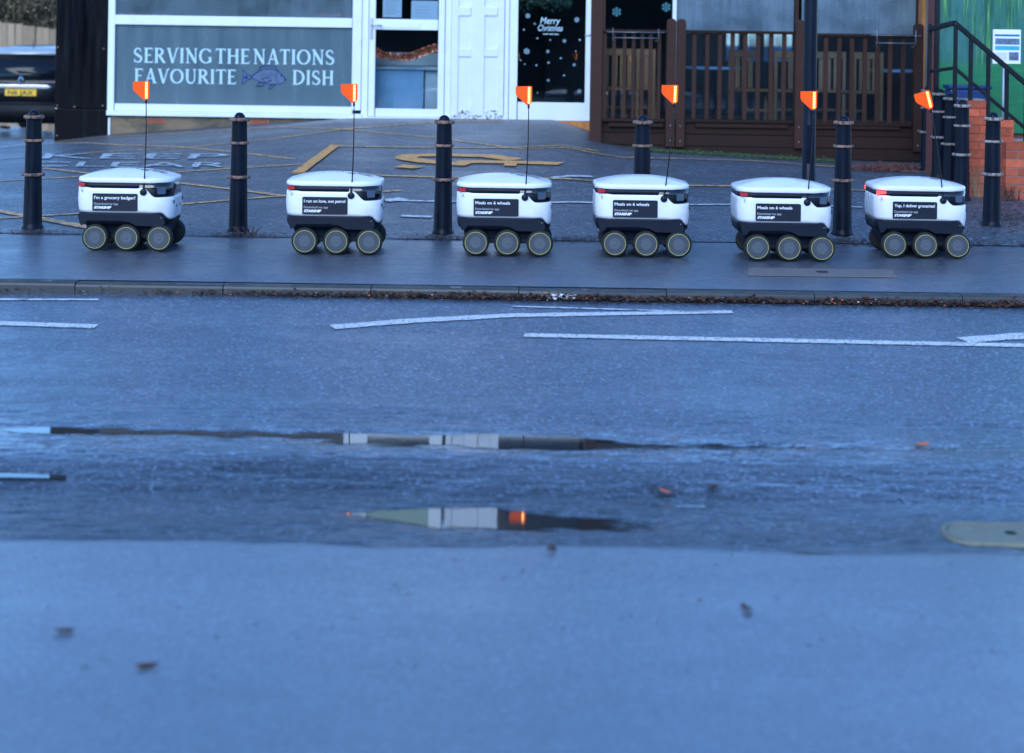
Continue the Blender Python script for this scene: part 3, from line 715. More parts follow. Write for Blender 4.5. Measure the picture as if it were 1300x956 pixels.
def make_robot(px, py, title, label, tw, yaw=0.0, lean=0.0, flag_rot=0.0, lit=False, stickers=True, dpole=0.0, dz=0.0):
    P = RP
    b = G(px, py); root = empty('delivery_robot', (b.x, b.y + .255, g(b.x, b.y + .2)), yaw); root.scale = (.975, .975, .975)
    # root sits at the middle of the footprint; near wheels stand at the pixel given
    tag(root, label, 'robot', 'delivery robots queuing along the footway')
    link('body_shell', P['body_shell'], root); link('visor', P['visor'], root); link('upper_band', P['band'], root)
    lid = link('lid', P['lid'], root)
    link('hull', P['hull'], root); link('side_skirt', P['skirt-1'], root); link('side_skirt', P['skirt1'], root); link('suspension_arm', P['arm-1'], root); link('suspension_arm', P['arm1'], root)
    for s in (-1, 1):
        for x in (-.195, .026, .255):
            w = empty('wheel'); w.parent = root; w.location = (x, s * .236, .0955); w.rotation_euler = (0, random.uniform(0, 6), 0 if s < 0 else math.pi)
            link('tyre', P['tyre'], w); link('rim', P['rim'], w); link('rim_line', P['ring'], w); link('hub_cap', P['hub'], w)
    for s in (-1, 1):
        link('tail_light', P['tail_lit'] if lit else P['tail'], root, (-.293, s * .249, .466), (0, 0, s * R(24)))
        link('camera_window', P['cam'], root, (.262, s * .2405, .432), (0, 0, s * R(-28) * -1 if s > 0 else R(28)))
        link('reflector', P['reflector'], root, (-.292, s * .258, .425), (0, 0, s * R(-26) * -1 if s < 0 else 0))
    for yy in (-.16, -.06, .06, .16):
        link('sensor', P['eye'], root, (.3375, yy, .345 if abs(yy) > .1 else .31), (0, 0, R(90)))
    link('sensor', P['eye'], root, (.272, -.2605, .236), (0, 0, R(26)))
    pn = link('info_panel', P['panel'], root, (-.056, -.2705, .345))
    link('title_lettering', text_mesh(title, .030, M_PRINT, .0005, .0005, width=tw), pn, (-.146, -.0026, .022), FACE_CAM)
    link('app_lettering', P['t2'], pn, (-.146, -.0026, -.018), FACE_CAM)
    link('maker_lettering', P['t3'], pn, (-.146, -.0026, -.045), FACE_CAM)
    if stickers:
        for (x, y, w, h, a, m) in ((.085, -.03, .10, .03, -8, M_NAVYS), (.115, -.085, .06, .022, -20, M_NAVYS), (.15, -.02, .05, .03, -14, M_PINK), (.20, -.05, .075, .026, 10, M_NAVYS),
                                   (.185, .03, .07, .03, -25, M_TEAL), (.245, -.06, .04, .022, 20, M_PINK), (.23, .01, .05, .025, 30, M_NAVYS)):
            z = lid_z(x, y)
            mb = MB(); pts = rrect(-w / 2, -h / 2, w, h, .004)
            rz = Matrix.Rotation(R(a), 4, 'Z'); vs = []
            for q in pts:
                v = rz @ Vector((q[0], q[1], 0)); X, Y = v.x + x, v.y + y
                vs.append((X, Y, lid_z(X, Y) + .0012))
            mb.add(vs, [tuple(range(len(vs)))]); mb.build('sticker', m, lid)
    link('flag_mount', P['disc'], root, (.145 + dpole, -.2675, .418))
    top = Vector((.150 + dpole + lean, -.262, 1.078 - dz))
    base = Vector((.147 + dpole, -.262, .43))
    pts = [base.lerp(top, t) + Vector((.006 * math.sin(t * 3.1), 0, 0)) for t in span(0, 1, 10)]
    mb = MB().tube(pts, .0050, 8, r1=.0032); mb.tube([base - Vector((.002, 0, .015)), base + (top - base) * .07], .010, 8, r1=.006)
    mb.tube([top - (top - base) * .035, top + (top - base) * .01], .0075, 8)
    pole = mb.build('flag_pole', M_RAILBLK, root)
    fl = link('flag', P['flag'], pole, tuple(top - Vector((.018, 0, 0))), (0, flag_rot, 0))
    link('led_strip', P['led'], pole, tuple(top - Vector((.018, 0, 0))), (0, flag_rot, 0))
    return root
RP.update(robot_protos())
RP['lid_tree'] = BVHTree.FromPolygons([v.co for v in RP['lid'].vertices], [tuple(q.vertices) for q in RP['lid'].polygons])
RP['t2'] = text_mesh('Download my app', .0215, M_PRINTG, .0005, .0002, width=.168)
RP['t3'] = text_mesh('STARSHIP', .023, M_PRINT, .0005, .0014, shear=.25, width=.122)
make_robot(155.5, 319.5, "I'm a grocery badger!", "leftmost delivery robot, its side panel reads I'm a grocery badger", 0.288, 0, .004, 0, dpole=-.004, dz=.016)
make_robot(421, 324, 'I run on love, not petrol', 'second delivery robot from the left, its panel reads I run on love not petrol', 0.288, R(1), .006, 0, dpole=-.02, dz=.012)
make_robot(639, 326, 'Meals on 6 wheels', 'third delivery robot from the left, reads Meals on 6 wheels, stickers on its lid', 0.244, 0, .012, 0, dz=.012)
make_robot(815.5, 327.5, 'Meals on 6 wheels', 'fourth delivery robot from the left, reads Meals on 6 wheels, bollard behind its lid', 0.244, 0, .060, R(1), stickers=False, dz=-.01)
make_robot(997, 332.5, 'Meals on 6 wheels', 'fifth delivery robot from the left, reads Meals on 6 wheels, below the tall lamp post', 0.244, 0, .032, 0, stickers=False, dz=.015)
make_robot(1171, 328.5, 'Yup, I deliver groceries!', 'rightmost delivery robot with lit red tail light and tilted flag', 0.288, R(-1), -.10, R(-15), lit=True, dz=.012)

# ------------------------------------------------------------------ bollards and lamp post
def bollard_protos():
    H = .925
    P = {}
    P['shaft'] = MB().lathe([(.086, -.03), (.086, .012), (.076, .03), (.0735, .05), (.066, .40), (.0655, .43), (.062, .70), (.058, .86), (.060, .875), (.060, .885), (.001, .886)], 28).mesh('shaft', M_IRON)
    dome = [(.040, .883)] + [(.043 * math.cos(a), .885 + .042 * math.sin(a)) for a in span(0, math.pi / 2, 7)[:-1]] + [(.0005, .927)]
    P['dome'] = MB().lathe(dome, 24).mesh('dome_cap', M_IRON)
    def ring(r0, z, r1, h): return MB().lathe([(r0, z - h), (r1 - .004, z - h), (r1, z - h * .4), (r1, z + h * .4), (r1 - .005, z + h), (r0, z + h)], 28)
    for nm, m in (('a', M_RUST), ('b', M_RINGW)):
        P['ring1' + nm] = ring(.058, .872, .080, .014).mesh('ring', m)
        P['ring2' + nm] = ring(.060, .690, .080, .011).mesh('ring', m)
        P['ring3' + nm] = ring(.064, .425, .091, .012).mesh('ring', m)
    return P
BP = bollard_protos()
def bollard(x, y, label, kind='a', tilt=0.0):
    root = empty('bollard', (x, y, g(x, y)), random.uniform(0, 6)); tag(root, label, 'bollard', 'black bollards along the footway')
    root.rotation_euler = (0, tilt, 0); root.scale = (.96, .96, .96)
    link('shaft', BP['shaft'], root, None, (0, 0, random.uniform(0, 6))); link('dome_cap', BP['dome'], root)
    for r in ('ring1', 'ring2', 'ring3'): link('ring', BP[r + kind], root, None, (0, 0, random.uniform(0, 6)))
DBO = 13.55
for px, lab, k in ((41, 'black ringed bollard at the far left in front of the parked car', 'a'), (302, 'black rusty-ringed bollard between the first two robots, below the painted window', 'a'),
                   (562, 'black rusty-ringed bollard between the second and third robots, below the panelled pilaster', 'a'), (814, 'black bollard half hidden behind the fourth robot', 'a'),
                   (1069, 'black bollard just right of the tall lamp post, partly behind the fifth robot', 'a')):
    bollard(W(px, 298, DBO).x, DBO, lab, k)
bollard(W(1259, 288, 14.1).x, 14.1, 'rightmost black bollard, in front of the brick steps', 'b')
for px, py, d, lab in ((1220.5, 250, 15.95, 'nearest of the four bollards in the row running back toward the deck'), (1205.5, 240, 17.2, 'second nearest of the four bollards in the row running back toward the deck'),
                       (1191.5, 230, 18.1, 'third of the four bollards in the row running back, next to the farthest'), (1177, 220, 18.9, 'farthest of the four bollards in the row, beside the deck corner post')):
    bollard(W(px, py, d).x, d, lab, 'b')
px_ = W(1026, 250, 14.3)
lp = empty('lamp_post', (px_.x, 14.3, g(px_.x, 14.3)))
MB().lathe([(.075, -.05), (.075, .0), (.0535, .012), (.0535, 1.0), (.0525, 3.0), (.05, 3.02), (.045, 5.5), (.001, 5.51)], 24).build('column', M_IRON, lp)
MB().prism(rrect(-.028, .45, .056, .30, .006), -.058, -.045, 'y').build('access_door', M_IRON, lp)
MB().tube([(0, 0, 5.4), (0, -.1, 5.7), (0, -.5, 5.85)], .025).build('bracket_arm', M_IRON, lp)
MB().box(-.12, .12, -1.0, -.45, 5.82, 5.92).build('lamp_head', M_IRON, lp, .03)
tag(lp, 'tall plain black lamp post rising behind the fifth robot', 'lamp post')

# ------------------------------------------------------------------ restaurant building
def frame_box(mb, r, y0, y1): mb.box(r[0], r[1], y0, y1, r[2], r[3])
def bx(name, r, y0, y1, m, parent, bevel=.004):
    mb = MB(); frame_box(mb, r, y0, y1); return mb.build(name, m, parent, bevel)
rb = empty('restaurant_building', (0, DB, 0)); tag(rb, 'restaurant front with white framed window, two white doors and a black corner pier', 'building')
def rect_b(a, b, c, d, D=DB): return rect(a, b, c, d, D)
def part(name, pxr, y0, y1, m, parent=None, bevel=.004, ext_top=None, ext_bot=None):
    """piece of the front: pixel rectangle at the shop front, y0..y1 relative to it"""
    r = list(rect(*pxr, DB))
    if ext_top is not None: r[3] = ext_top
    if ext_bot is not None: r[2] = ext_bot
    return bx(name, r, y0, y1, m, parent or rb, bevel)
TOPZ = 2.55
# black pier
pr = part('corner_pier', (71, 0, 136.5, 137.5), -.02, .5, M_BLACKP, ext_top=3.6)
part('pier_base_panel', (70, 138.5, 137, 182), -.035, .5, M_BLACKP, ext_bot=-.1)
for px, py in ((73, 134), (95, 135.5), (131, 134), (73, 172), (74, 60), (132, 62)):
    w = W(px, py, DB); MB().lathe([(.0001, -.002), (.013, -.002), (.011, .004), (.0001, .006)], 10, Matrix.Translation((w.x, -.037 if py > 138 else -.022, w.z)) @ Matrix.Rotation(R(90), 4, 'X')).build('bolt_head', M_RUST, pr)
part('edge_trim', (67.5, 70, 70.3, 162), .1, .16, M_UPVC, ext_top=3.4)
# main window
win = empty('shop_window'); win.parent = rb
part('jamb', (137.5, 0, 146, 140), -.03, .06, M_UPVC, win, ext_top=TOPZ)
part('jamb', (447.3, 0, 459, 140), -.03, .06, M_UPVC, win, ext_top=TOPZ)
part('transom', (146, 21, 447.3, 33), -.025, .06, M_UPVC, win)
part('bottom_rail', (146, 133.5, 447.3, 142), -.03, .06, M_UPVC, win)
part('window_sill', (136.5, 142.2, 460, 148.5), -.075, .06, M_UPVC, win)
part('window_film', (146, 33, 447.3, 133.5), .02, .03, M_FROST, win, 0)
part('upper_pane', (146, 0, 447.3, 21), .02, .026, M_COND, win, 0, ext_top=TOPZ)
part('head_rail', (137.5, -130, 459, -110), -.03, .06, M_UPVC, win, ext_top=TOPZ + .1)
# sign writing: roman capitals drawn with thick and thin strokes
def serif_word(word, cap, mb, x, z, eps=[0]):
    """returns the pen position; letters as flat strokes on the y=0 plane"""
    T, t, S = .17, .085, .06                                  # thick, thin, serif height (of cap height)
    def quad(p, w0, w1=None):
        a, b = Vector(p[0]), Vector(p[1]); d = (b - a).normalized(); n_ = Vector((-d.y, d.x)); w1 = w1 or w0
        poly(((a + n_ * w0 / 2), (a - n_ * w0 / 2), (b - n_ * w1 / 2), (b + n_ * w1 / 2)))
    def poly(pts):
        eps[0] += 1; y = -.00015 * (eps[0] % 12)
        mb.add([(x + p[0] * cap, y, z + p[1] * cap) for p in pts], [tuple(range(len(pts)))])
    def serif(cx, cy, w=.30, up=1): poly(((cx - w / 2, cy), (cx + w / 2, cy), (cx + w * .32, cy + S * up), (cx - w * .32, cy + S * up)))
    def arc(cx, cy, rx, ry, a0, a1, wf, n=16):
        for i in range(n):
            A, B = R(lerp(a0, a1, i / n)), R(lerp(a0, a1, (i + 1) / n))
            wa, wb = wf(A), wf(B)
            poly([(cx + (rx + s * w / 2) * math.cos(q), cy + (ry + s * w / 2) * math.sin(q)) for q, s, w in ((A, 1, wa), (B, 1, wb), (B, -1, wb), (A, -1, wa))])
    bowl = lambda q: lerp(t * .8, T, abs(math.cos(q)))
    for ch in word:
        if ch == ' ': x += .17 * cap; continue
        w = .6
        if ch == 'I': w = .32; quad(((.16, 0), (.16, 1)), T); serif(.16, 0); serif(.16, 1, up=-1)
        elif ch in 'EF':
            w = .62; quad(((.16, 0), (.16, 1)), T); serif(.13, 0, .26); serif(.13, 1, .26, -1)
            quad(((.16, .96), (.58, .96)), t); poly(((.58, 1.0), (.60, .78), (.55, .92), (.5, .95)))
            quad(((.16, .52), (.46, .52)), t * .9); poly(((.44, .52), (.48, .64), (.48, .40)))
            if ch == 'E': quad(((.16, .04), (.60, .04)), t); poly(((.58, 0), (.66, .24), (.56, .09), (.5, .05)))
            else: serif(.17, 0, .34)
        elif ch == 'T':
            w = .68; quad(((.34, 0), (.34, 1)), T); serif(.34, 0, .34); quad(((.02, .96), (.66, .96)), t)
            poly(((.02, 1.02), (-.02, .76), (.07, .92), (.1, .95))); poly(((.66, 1.02), (.70, .76), (.61, .92), (.58, .95)))
        elif ch == 'H':
            w = .84; quad(((.16, 0), (.16, 1)), T); quad(((.68, 0), (.68, 1)), T); quad(((.16, .52), (.68, .52)), t)
            for c in (.16, .68): serif(c, 0); serif(c, 1, up=-1)
        elif ch == 'N':
            w = .84; quad(((.15, 0), (.15, 1)), t); quad(((.69, 0), (.69, 1)), t); quad(((.12, .98), (.70, .04)), T)
            serif(.15, 0, .28); serif(.69, 1, .28, -1); poly(((-.06, .97), (.2, 1.05), (.2, .93)))
        elif ch == 'V':
            w = .80; quad(((.14, 1), (.42, .0)), T, T * .9); quad(((.70, 1), (.42, .0)), t, t); serif(.14, 1, .32, -1); poly(((.6, .97), (.86, 1.06), (.74, .9)))
        elif ch == 'A':
            w = .80; quad(((.42, 1), (.70, 0)), T * .9, T); quad(((.42, 1), (.12, 0)), t); quad(((.24, .34), (.62, .34)), t * .9); serif(.12, 0, .28); serif(.70, 0, .32)
            poly(((.34, 1.0), (.5, 1.0), (.42, 1.06)))
        elif ch == 'U':
            w = .80; quad(((.16, .32), (.16, 1)), T); quad(((.66, .32), (.66, 1)), t); arc(.41, .32, .25, .28, 180, 360, lambda q: lerp(t, T * .9, clamp(-math.cos(q) * .5 + .4)))
            serif(.16, 1, .32, -1); serif(.66, 1, .28, -1)
        elif ch == 'O': w = .92; arc(.45, .5, .38, .46, 0, 360, bowl, 28)
        elif ch == 'D': w = .86; quad(((.16, 0), (.16, 1)), T); arc(.30, .5, .46, .46, -90, 90, bowl, 16); quad(((.1, .04), (.32, .04)), t); quad(((.1, .96), (.32, .96)), t); serif(.1, 0, .2); serif(.1, 1, .2, -1)
        elif ch == 'R':
            w = .76; quad(((.16, 0), (.16, 1)), T); arc(.30, .74, .26, .22, -90, 90, bowl, 14); quad(((.12, .96), (.32, .96)), t); quad(((.16, .52), (.32, .52)), t)
            quad(((.34, .52), (.68, .02)), T); serif(.14, 0, .30); serif(.1, 1, .2, -1); poly(((.58, 0), (.84, 0), (.72, .07)))
        elif ch == 'G':
            w = .88; arc(.46, .5, .38, .46, 42, 330, bowl, 24); quad(((.76, .06), (.76, .42)), T * .9); serif(.74, .42, .30, -1); poly(((.70, .84), (.80, .98), (.80, .68)))
        elif ch == 'S':
            w = .62
            sw = lambda q: lerp(t * .8, T, abs(math.cos(q)))
            arc(.30, .73, .21, .23, 30, 270, lambda q: lerp(t * .9, T * .75, clamp(-math.cos(q))), 16); arc(.30, .27, .23, .23, 90, -150, lambda q: lerp(t * .9, T * .85, clamp(math.cos(q))), 16)
            quad(((.16, .60), (.44, .40)), T * .95); poly(((.46, .98), (.52, .72), (.42, .82))); poly(((.06, .30), (.05, .0), (.14, .14)))
        x += (w + .085) * cap
    return x
def sign_line(word, px0, px1, py_base, py_top, parent):
    a = W(px0, py_base[0], DB); b = W(px1, py_base[1], DB); cap = W(px0, py_top, DB).z - a.z
    mb = MB(); end = serif_word(word, cap, mb, 0, 0); k = (b.x - a.x) / end
    mb.v = [(v[0] * k, v[1], v[2]) for v in mb.v]
    o = mb.build('lettering', M_LETTER, parent); o.location = (a.x, .018, a.z)
    o.rotation_euler = (0, -math.atan2(b.z - a.z, b.x - a.x), 0)
sign_line('SERVING THE NATIONS', 169, 426, (79.5, 82.5), 60.5, win)
sign_line('FAVOURITE', 170, 301, (105.5, 107), 87, win)
sign_line('DISH', 371, 425, (107.5, 108.3), 89, win)
# fish motif: outline drawing on the film
fo = W(335, 98.5, DB); k = 57 / F_PX * DB / 1.0
body = [(-.28, .02), (-.15, .12), (.0, .185), (.15, .20), (.30, .15), (.42, .05), (.49, -.05), (.44, -.10), (.33, -.14), (.15, -.15), (-.05, -.11), (-.20, -.04), (-.28, -.01)]
tail = [(-.28, .02), (-.38, .06), (-.49, .17), (-.46, .03), (-.49, -.16), (-.38, -.06), (-.28, -.01)]
fins = [[(-.12, .14), (-.08, .24), (.1, .28), (.26, .24), (.32, .15), (.15, .20), (0, .185)], [(-.1, -.10), (-.18, -.2), (-.02, -.19), (.02, -.12)], [(.15, -.15), (.10, -.27), (.22, -.2), (.26, -.15)], [(.1, .0), (-.06, -.03), (.02, -.1), (.16, -.07)]]
def flat(mb, pts, y): mb.add([(p[0] * k, y, p[1] * k) for p in pts], [tuple(range(len(pts)))])
mb = MB(); flat(mb, body, 0); flat(mb, tail, -.0003); o = mb.build('fish_motif', M_FISHB, win); o.location = (fo.x, .0185, fo.z)
mb = MB()
for pl in (body, tail, *fins):
    pts = [Vector((p[0] * k, -.001, p[1] * k)) for p in pl + pl[:1]]
    mb.tube(pts, .0055, 5)
for i in range(7):
    a = -.1 + .055 * i; mb.tube([(a * k, -.001, .02 * k), ((a + .05) * k, -.001, (.12 - abs(i - 3) * .01) * k)], .0016, 4)
mb.tube([(.30 * k, -.001, .14 * k), (.26 * k, -.001, .0), (.31 * k, -.001, -.12 * k)], .003, 4)
mb.lathe([(.0001, 0), (.012, 0), (.012, .002)], 10, Matrix.Translation((.38 * k, -.001, .045 * k)) @ Matrix.Rotation(R(90), 4, 'X'))
mb.tube([(.49 * k, -.001, -.05 * k), (.43 * k, -.001, -.045 * k)], .003, 4)
mb.lathe([(.0001, .0), (.022, 0), (.022, .001)], 10, Matrix.Translation((-.40 * k, 0, 0)) @ Matrix.Rotation(R(90), 4, 'X'))
o = mb.build('fish_outline', M_FISH, win); o.location = (fo.x, .0165, fo.z)
# plinth, air bricks, pipe
r = rect(140, 148, 462, 185, DB)
pl = bx('plinth', (r[0], r[1], -.2, r[3] + .01), -.015, .3, M_PLINTH, rb, .01)
for px, py in ((190, 153.5), (322, 154.5)):
    w = W(px + 8, py, DB); ab = MB().box(w.x - .1075, w.x + .1075, -.022, .0, w.z - .0325, w.z + .0325).build('air_brick', M_TERRA, pl, .003)
ab_h = MB()
for px, py in ((190, 153.5), (322, 154.5)):
    w = W(px + 8, py, DB)
    hole = MB()
    for i in range(8):
        for j in range(3): hole.box(w.x - .095 + i * .0245, w.x - .082 + i * .0245, -.0235, -.01, w.z - .026 + j * .019, w.z - .013 + j * .019)
    hole.build('air_brick_holes', M_DARKHOLE, pl)
part('drain_pipe', (137.5, 149, 140.5, 172), -.03, .01, M_UPVC, bevel=.008)
# first door
dr = empty('glazed_door'); dr.parent = rb
part('frame_post', (459.5, 0, 467.5, 148.5), -.02, .06, M_UPVC, dr, ext_top=TOPZ)
part('frame_post', (565, 0, 572.5, 150.5), -.02, .06, M_UPVC, dr, ext_top=TOPZ)
part('threshold', (459.5, 148.7, 572.5, 152.5), -.07, .06, M_UPVC, dr, ext_bot=.3)
part('stile', (468.3, 0, 476.5, 147.5), -.035, .03, M_UPVC, dr, ext_top=TOPZ - .12)
part('stile', (556.3, 0, 564.3, 148.5), -.035, .03, M_UPVC, dr, ext_top=TOPZ - .12)
part('bottom_rail', (476.5, 138, 556.3, 148.3), -.033, .03, M_UPVC, dr)
part('middle_rail', (476.5, 24.5, 556.3, 38), -.033, .03, M_UPVC, dr)
part('top_rail', (468.3, -100, 564.3, -85), -.034, .03, M_UPVC, dr, ext_top=TOPZ - .13)
part('frame_head', (459.5, -112, 572.5, -102), -.02, .06, M_UPVC, dr, ext_top=TOPZ + .1)
part('lower_pane', (476.5, 38, 556.3, 138), 0, .006, M_GLASS, dr, 0)
part('upper_pane', (476.5, 0, 556.3, 24.5), 0, .006, M_GLASS, dr, 0, ext_top=TOPZ - .14)
part('letter_plate', (483, 28, 534, 35.5), -.042, -.03, M_UPVC, dr)
hd = part('handle_plate', (470, 22, 473.8, 50), -.045, -.03, M_SILVER, dr)
w = W(472, 32, DB); MB().tube([(w.x, -.04, w.z), (w.x, -.085, w.z), (w.x + .13, -.085, w.z - .004)], .009).build('door_handle', M_SILVER, dr)
# panelled pilaster
pil = part('pilaster', (573, 0, 640, 154), -.01, .3, M_WPAINT, ext_top=4.6, ext_bot=.3)
for (a, b, c, d) in ((573, -30, 582, 148), (598, -30, 615, 148), (632, -30, 640, 148)):
    part('pilaster_stile', (a, b, c, d), -.03, -.008, M_WPAINT, pil, .005, ext_top=4.58)
for (a, b) in ((9, 20), (62, 72), (-54, -44), (-110, -98), (-170, -158), (-230, -218)):
    for c, d in ((582.1, 597.9), (615.1, 631.9)): part('pilaster_rail', (c, a, d, b), -.03, -.008, M_WPAINT, pil, .005)
for c, d in ((582.1, 597.9), (615.1, 631.9)): part('pilaster_rail', (c, 140, d, 147.5), -.03, -.008, M_PEEL, pil, .005)
part('pilaster_foot', (572.6, 146, 640.4, 155), -.034, -.0, M_PEEL, pil, .006, ext_bot=.35)
# second door
d2 = empty('christmas_door'); d2.parent = rb
part('frame_post', (640.6, 0, 646, 154), -.05, .06, M_UPVC, d2, ext_top=TOPZ)
part('stile', (646.6, 0, 657, 152.5), -.04, .03, M_UPVC, d2, ext_top=TOPZ - .12)
part('stile', (743, 0, 750, 153.5), -.04, .03, M_UPVC, d2, ext_top=TOPZ - .12)
part('bottom_rail', (657, 130, 743, 153), -.038, .03, M_UPVC, d2)
part('frame_head', (640.6, -112, 756, -96), -.045, .06, M_UPVC, d2, ext_top=TOPZ + .1)
part('door_pane', (657, 0, 743, 130), 0, .006, M_GLASS, d2, 0, ext_top=TOPZ - .14)
part('timber_threshold', (640, 153.6, 752, 157), -.09, .06, M_WOODO, d2, ext_bot=.3)
w = W(745, 45, DB); MB().tube([(w.x - .03, -.05, w.z), (w.x + .05, -.055, w.z + .005)], .007).build('door_catch', M_SILVER, d2)
w = W(682, 29.5, DB); link('lettering', text_mesh('Merry', .115, M_LETTER, .0006, .0008, .25, width=.245), d2, (w.x + .035, -.003, w.z - .005), FACE_CAM)
w = W(683, 39, DB); link('lettering', text_mesh('Christmas', .105, M_LETTER, .0006, .0006, .25, width=.30), d2, (w.x, -.003, w.z), FACE_CAM)
w = W(689.5, 44, DB); link('lettering', text_mesh('HAPPY NEW YEAR', .022, M_LETTER, .0006, .0008, width=.19), d2, (w.x, -.003, w.z), FACE_CAM)
def snowflake(mb, r, th):
    for i in range(6):
        M = Matrix.Rotation(R(60 * i), 4, 'Y')
        mb.box(-th / 2, th / 2, -.0006, .0006, 0, r, M)
        for s in (-1, 1):
            for q in (.5, .75): mb.box(-th / 2, th / 2, -.0009, .0003, 0, r * .32, M @ Matrix.Translation((0, 0, r * q)) @ Matrix.Rotation(R(50 * s), 4, 'Y'))
for (cx, cy, r) in ((169, 113, .034), (519, 141, .036), (219, 170, .016), (141, 212, .012), (238, 274, .012), (430, 292, .026), (540, 286, .014), (161, 366, .042), (312, 367, .024), (512, 366, .009),
                    (405, 416, .013), (118, 430, .010), (147, 458, .009), (317, 447, .018), (231, 467, .012), (500, 463, .022), (427, 539, .012), (315, 573, .018), (537, 651, .028), (238, 663, .009), (330, 286, .010)):
    w = W(640 + cx / 5.62, cy / 5.62, DB); mb = MB()
    if r < .015: mb.lathe([(.0001, 0), (r, 0), (r, .001)], 8, Matrix.Rotation(R(90), 4, 'X'))
    else: snowflake(mb, r * .85, r * .16)
    mb.build('snowflake_sticker', M_SNOW, d2, loc=(w.x, -.003, w.z))
# upper walls, roof, interior shell
part('fascia', (137, -150, 446, -112), -.05, .3, M_FASCIA, ext_top=3.55, ext_bot=TOPZ + .102)
part('transom_window', (478.2, -240, 556, -140), .01, .05, M_CARG, ext_top=3.42, ext_bot=TOPZ + .102)
part('upper_jamb', (447.3, -240, 478, -140), -.04, .3, M_UPVC, ext_top=4.4, ext_bot=TOPZ + .102)
part('over_door_panel', (478.2, -240, 556, -140), .0, .3, mat('pale_green_panel', (.34, .44, .36), .6), ext_top=4.3, ext_bot=3.422)
part('upper_jamb', (556.2, -240, 572.5, -140), -.04, .3, M_UPVC, ext_top=4.4, ext_bot=TOPZ + .102)
part('upper_window', (640.5, -240, 747, -130), .0, .05, M_CARG, ext_top=4.3, ext_bot=TOPZ + .102)
part('upper_boarding', (747.3, -240, 852, -130), .0, .3, M_DECKH, ext_top=4.0, ext_bot=3.12)
part('flat_roof', (120, -180, 446, -170), -.15, 7, M_FASCIA, ext_top=3.67, ext_bot=3.552)
xL, xR = W(70, 0, DB).x, W(860, 0, DB).x
mb = MB(); mb.box(xL + .02, xR, 5.0, 5.2, -.2, 3.3); mb.box(xL + .02, xL + .2, .5, 5, -.2, 3.3); mb.box(xL, xR, .31, 5, 3.2, 3.3); mb.box(xL + .2, xR, .06, 5, .32, .40)
mb.box(W(573, 0, DB).x, W(640, 0, DB).x, .301, 5, .4, 3.2)
mb.build('interior_shell', M_INT, rb)
mb = MB(); mb.box(W(447, -200, DB).x, W(852, -200, DB).x, .35, 7, 3.32, 3.95); mb.build('upper_storey', M_WPAINT, rb)
# things inside and on the glass
def notice(px, m=M_PAPER, label='', lines=6, y=.012):
    r = rect(*px, DB); o = empty('notice', ((r[0] + r[1]) / 2, DB + y, r[2])); tag(o, label, 'notice')
    w, h = r[1] - r[0], r[3] - r[2]
    MB().box(-w / 2, w / 2, -.001, .001, 0, h).build('sheet', m, o)
    mb = MB()
    for i in range(lines): mb.box(-w * .38, w * random.uniform(.15, .38), -.0018, -.0012, h * (.14 + .7 * i / lines), h * (.14 + .7 * i / lines) + h * .03)
    mb.build('printed_lines', M_PRINTG, o)
notice((486, -8, 510, 22), label='tall white notice taped inside the upper glass of the first door', lines=9)
notice((522, 1, 555.8, 24.4), label='wide white notice beside the tall one in the first door', lines=4)
cn = empty('serving_counter', (W(505, 100, DB).x, DB + .32, .40)); tag(cn, 'pale blue and white counter seen through the lower glass of the first door', 'counter')
x0, x1 = -.75, .75
MB().box(-.9, .30, 0, .5, 0, .72).build('counter_front', M_INTB, cn, .01)
MB().box(.31, .95, .05, .5, 0, .72).build('counter_side', M_INTW, cn, .01)
MB().box(-.95, 1., -.05, .55, .721, .765).build('counter_top', M_INTW, cn, .01)
MB().box(-.9, .95, .3, .5, .767, .93).build('glass_back', M_INTW, cn, .01)
MB().box(-.9, .30, -.02, -.001, .06, .085).build('kick_strip', M_INTW, cn)
tn = empty('tinsel_garland', (W(477, 66, DB).x, DB + .03, W(477, 66, DB).z)); tag(tn, 'red and gold tinsel garland sagging across the first door glass', 'tinsel')
for m, nm, sd_ in ((M_TINS1, 'red_strands', 1), (M_TINS2, 'gold_strands', 2)):
    rnd = random.Random(sd_); mb = MB(); pts = [(477, 66), (490, 72), (510, 73), (525, 71), (540, 65), (553, 60)]
    for i in range(420):
        t = rnd.random() * 4.999; a, b = pts[int(t)], pts[int(t) + 1]; q = W(lerp(a[0], b[0], t % 1), lerp(a[1], b[1], t % 1), DB) - Vector((W(477, 66, DB).x, DB, W(477, 66, DB).z))
        d = Vector((rnd.gauss(0, 1), rnd.gauss(0, .5), rnd.gauss(0, 1))).normalized() * .055; s = Vector((d.z, 0, -d.x)).normalized() * .004
        mb.add([q, q + d - s, q + d + s], [(0, 1, 2)])
    mb.build(nm, m, tn)
gl = empty('fir_garland', (W(690, 0, DB).x, DB + .05, W(690, 0, DB).z)); tag(gl, 'green fir garland with pale baubles at the top of the second door glass', 'garland')
rnd = random.Random(4); mb = MB()
for i in range(700):
    q = Vector((rnd.uniform(-.28, .33), rnd.uniform(0, .08), rnd.gauss(.05, .06) - .04 * math.sin((i % 7))))
    d = Vector((rnd.gauss(0, 1), rnd.gauss(0, .6), rnd.gauss(-.3, 1))).normalized() * .07; s = Vector((d.z, 0, -d.x)).normalized() * .006
    mb.add([q - s, q + s, q + d], [(0, 1, 2)])
mb.build('needles', M_NEEDLE, gl)
for i in range(14):
    MB().lathe([(.014 * math.sin(a) + .0002, -.014 * math.cos(a)) for a in span(0, math.pi, 6)], 10).build('bauble', M_STRAW if i % 3 else M_RED, gl, loc=(rnd.uniform(-.26, .1), -.03, rnd.uniform(-.03, .08)))
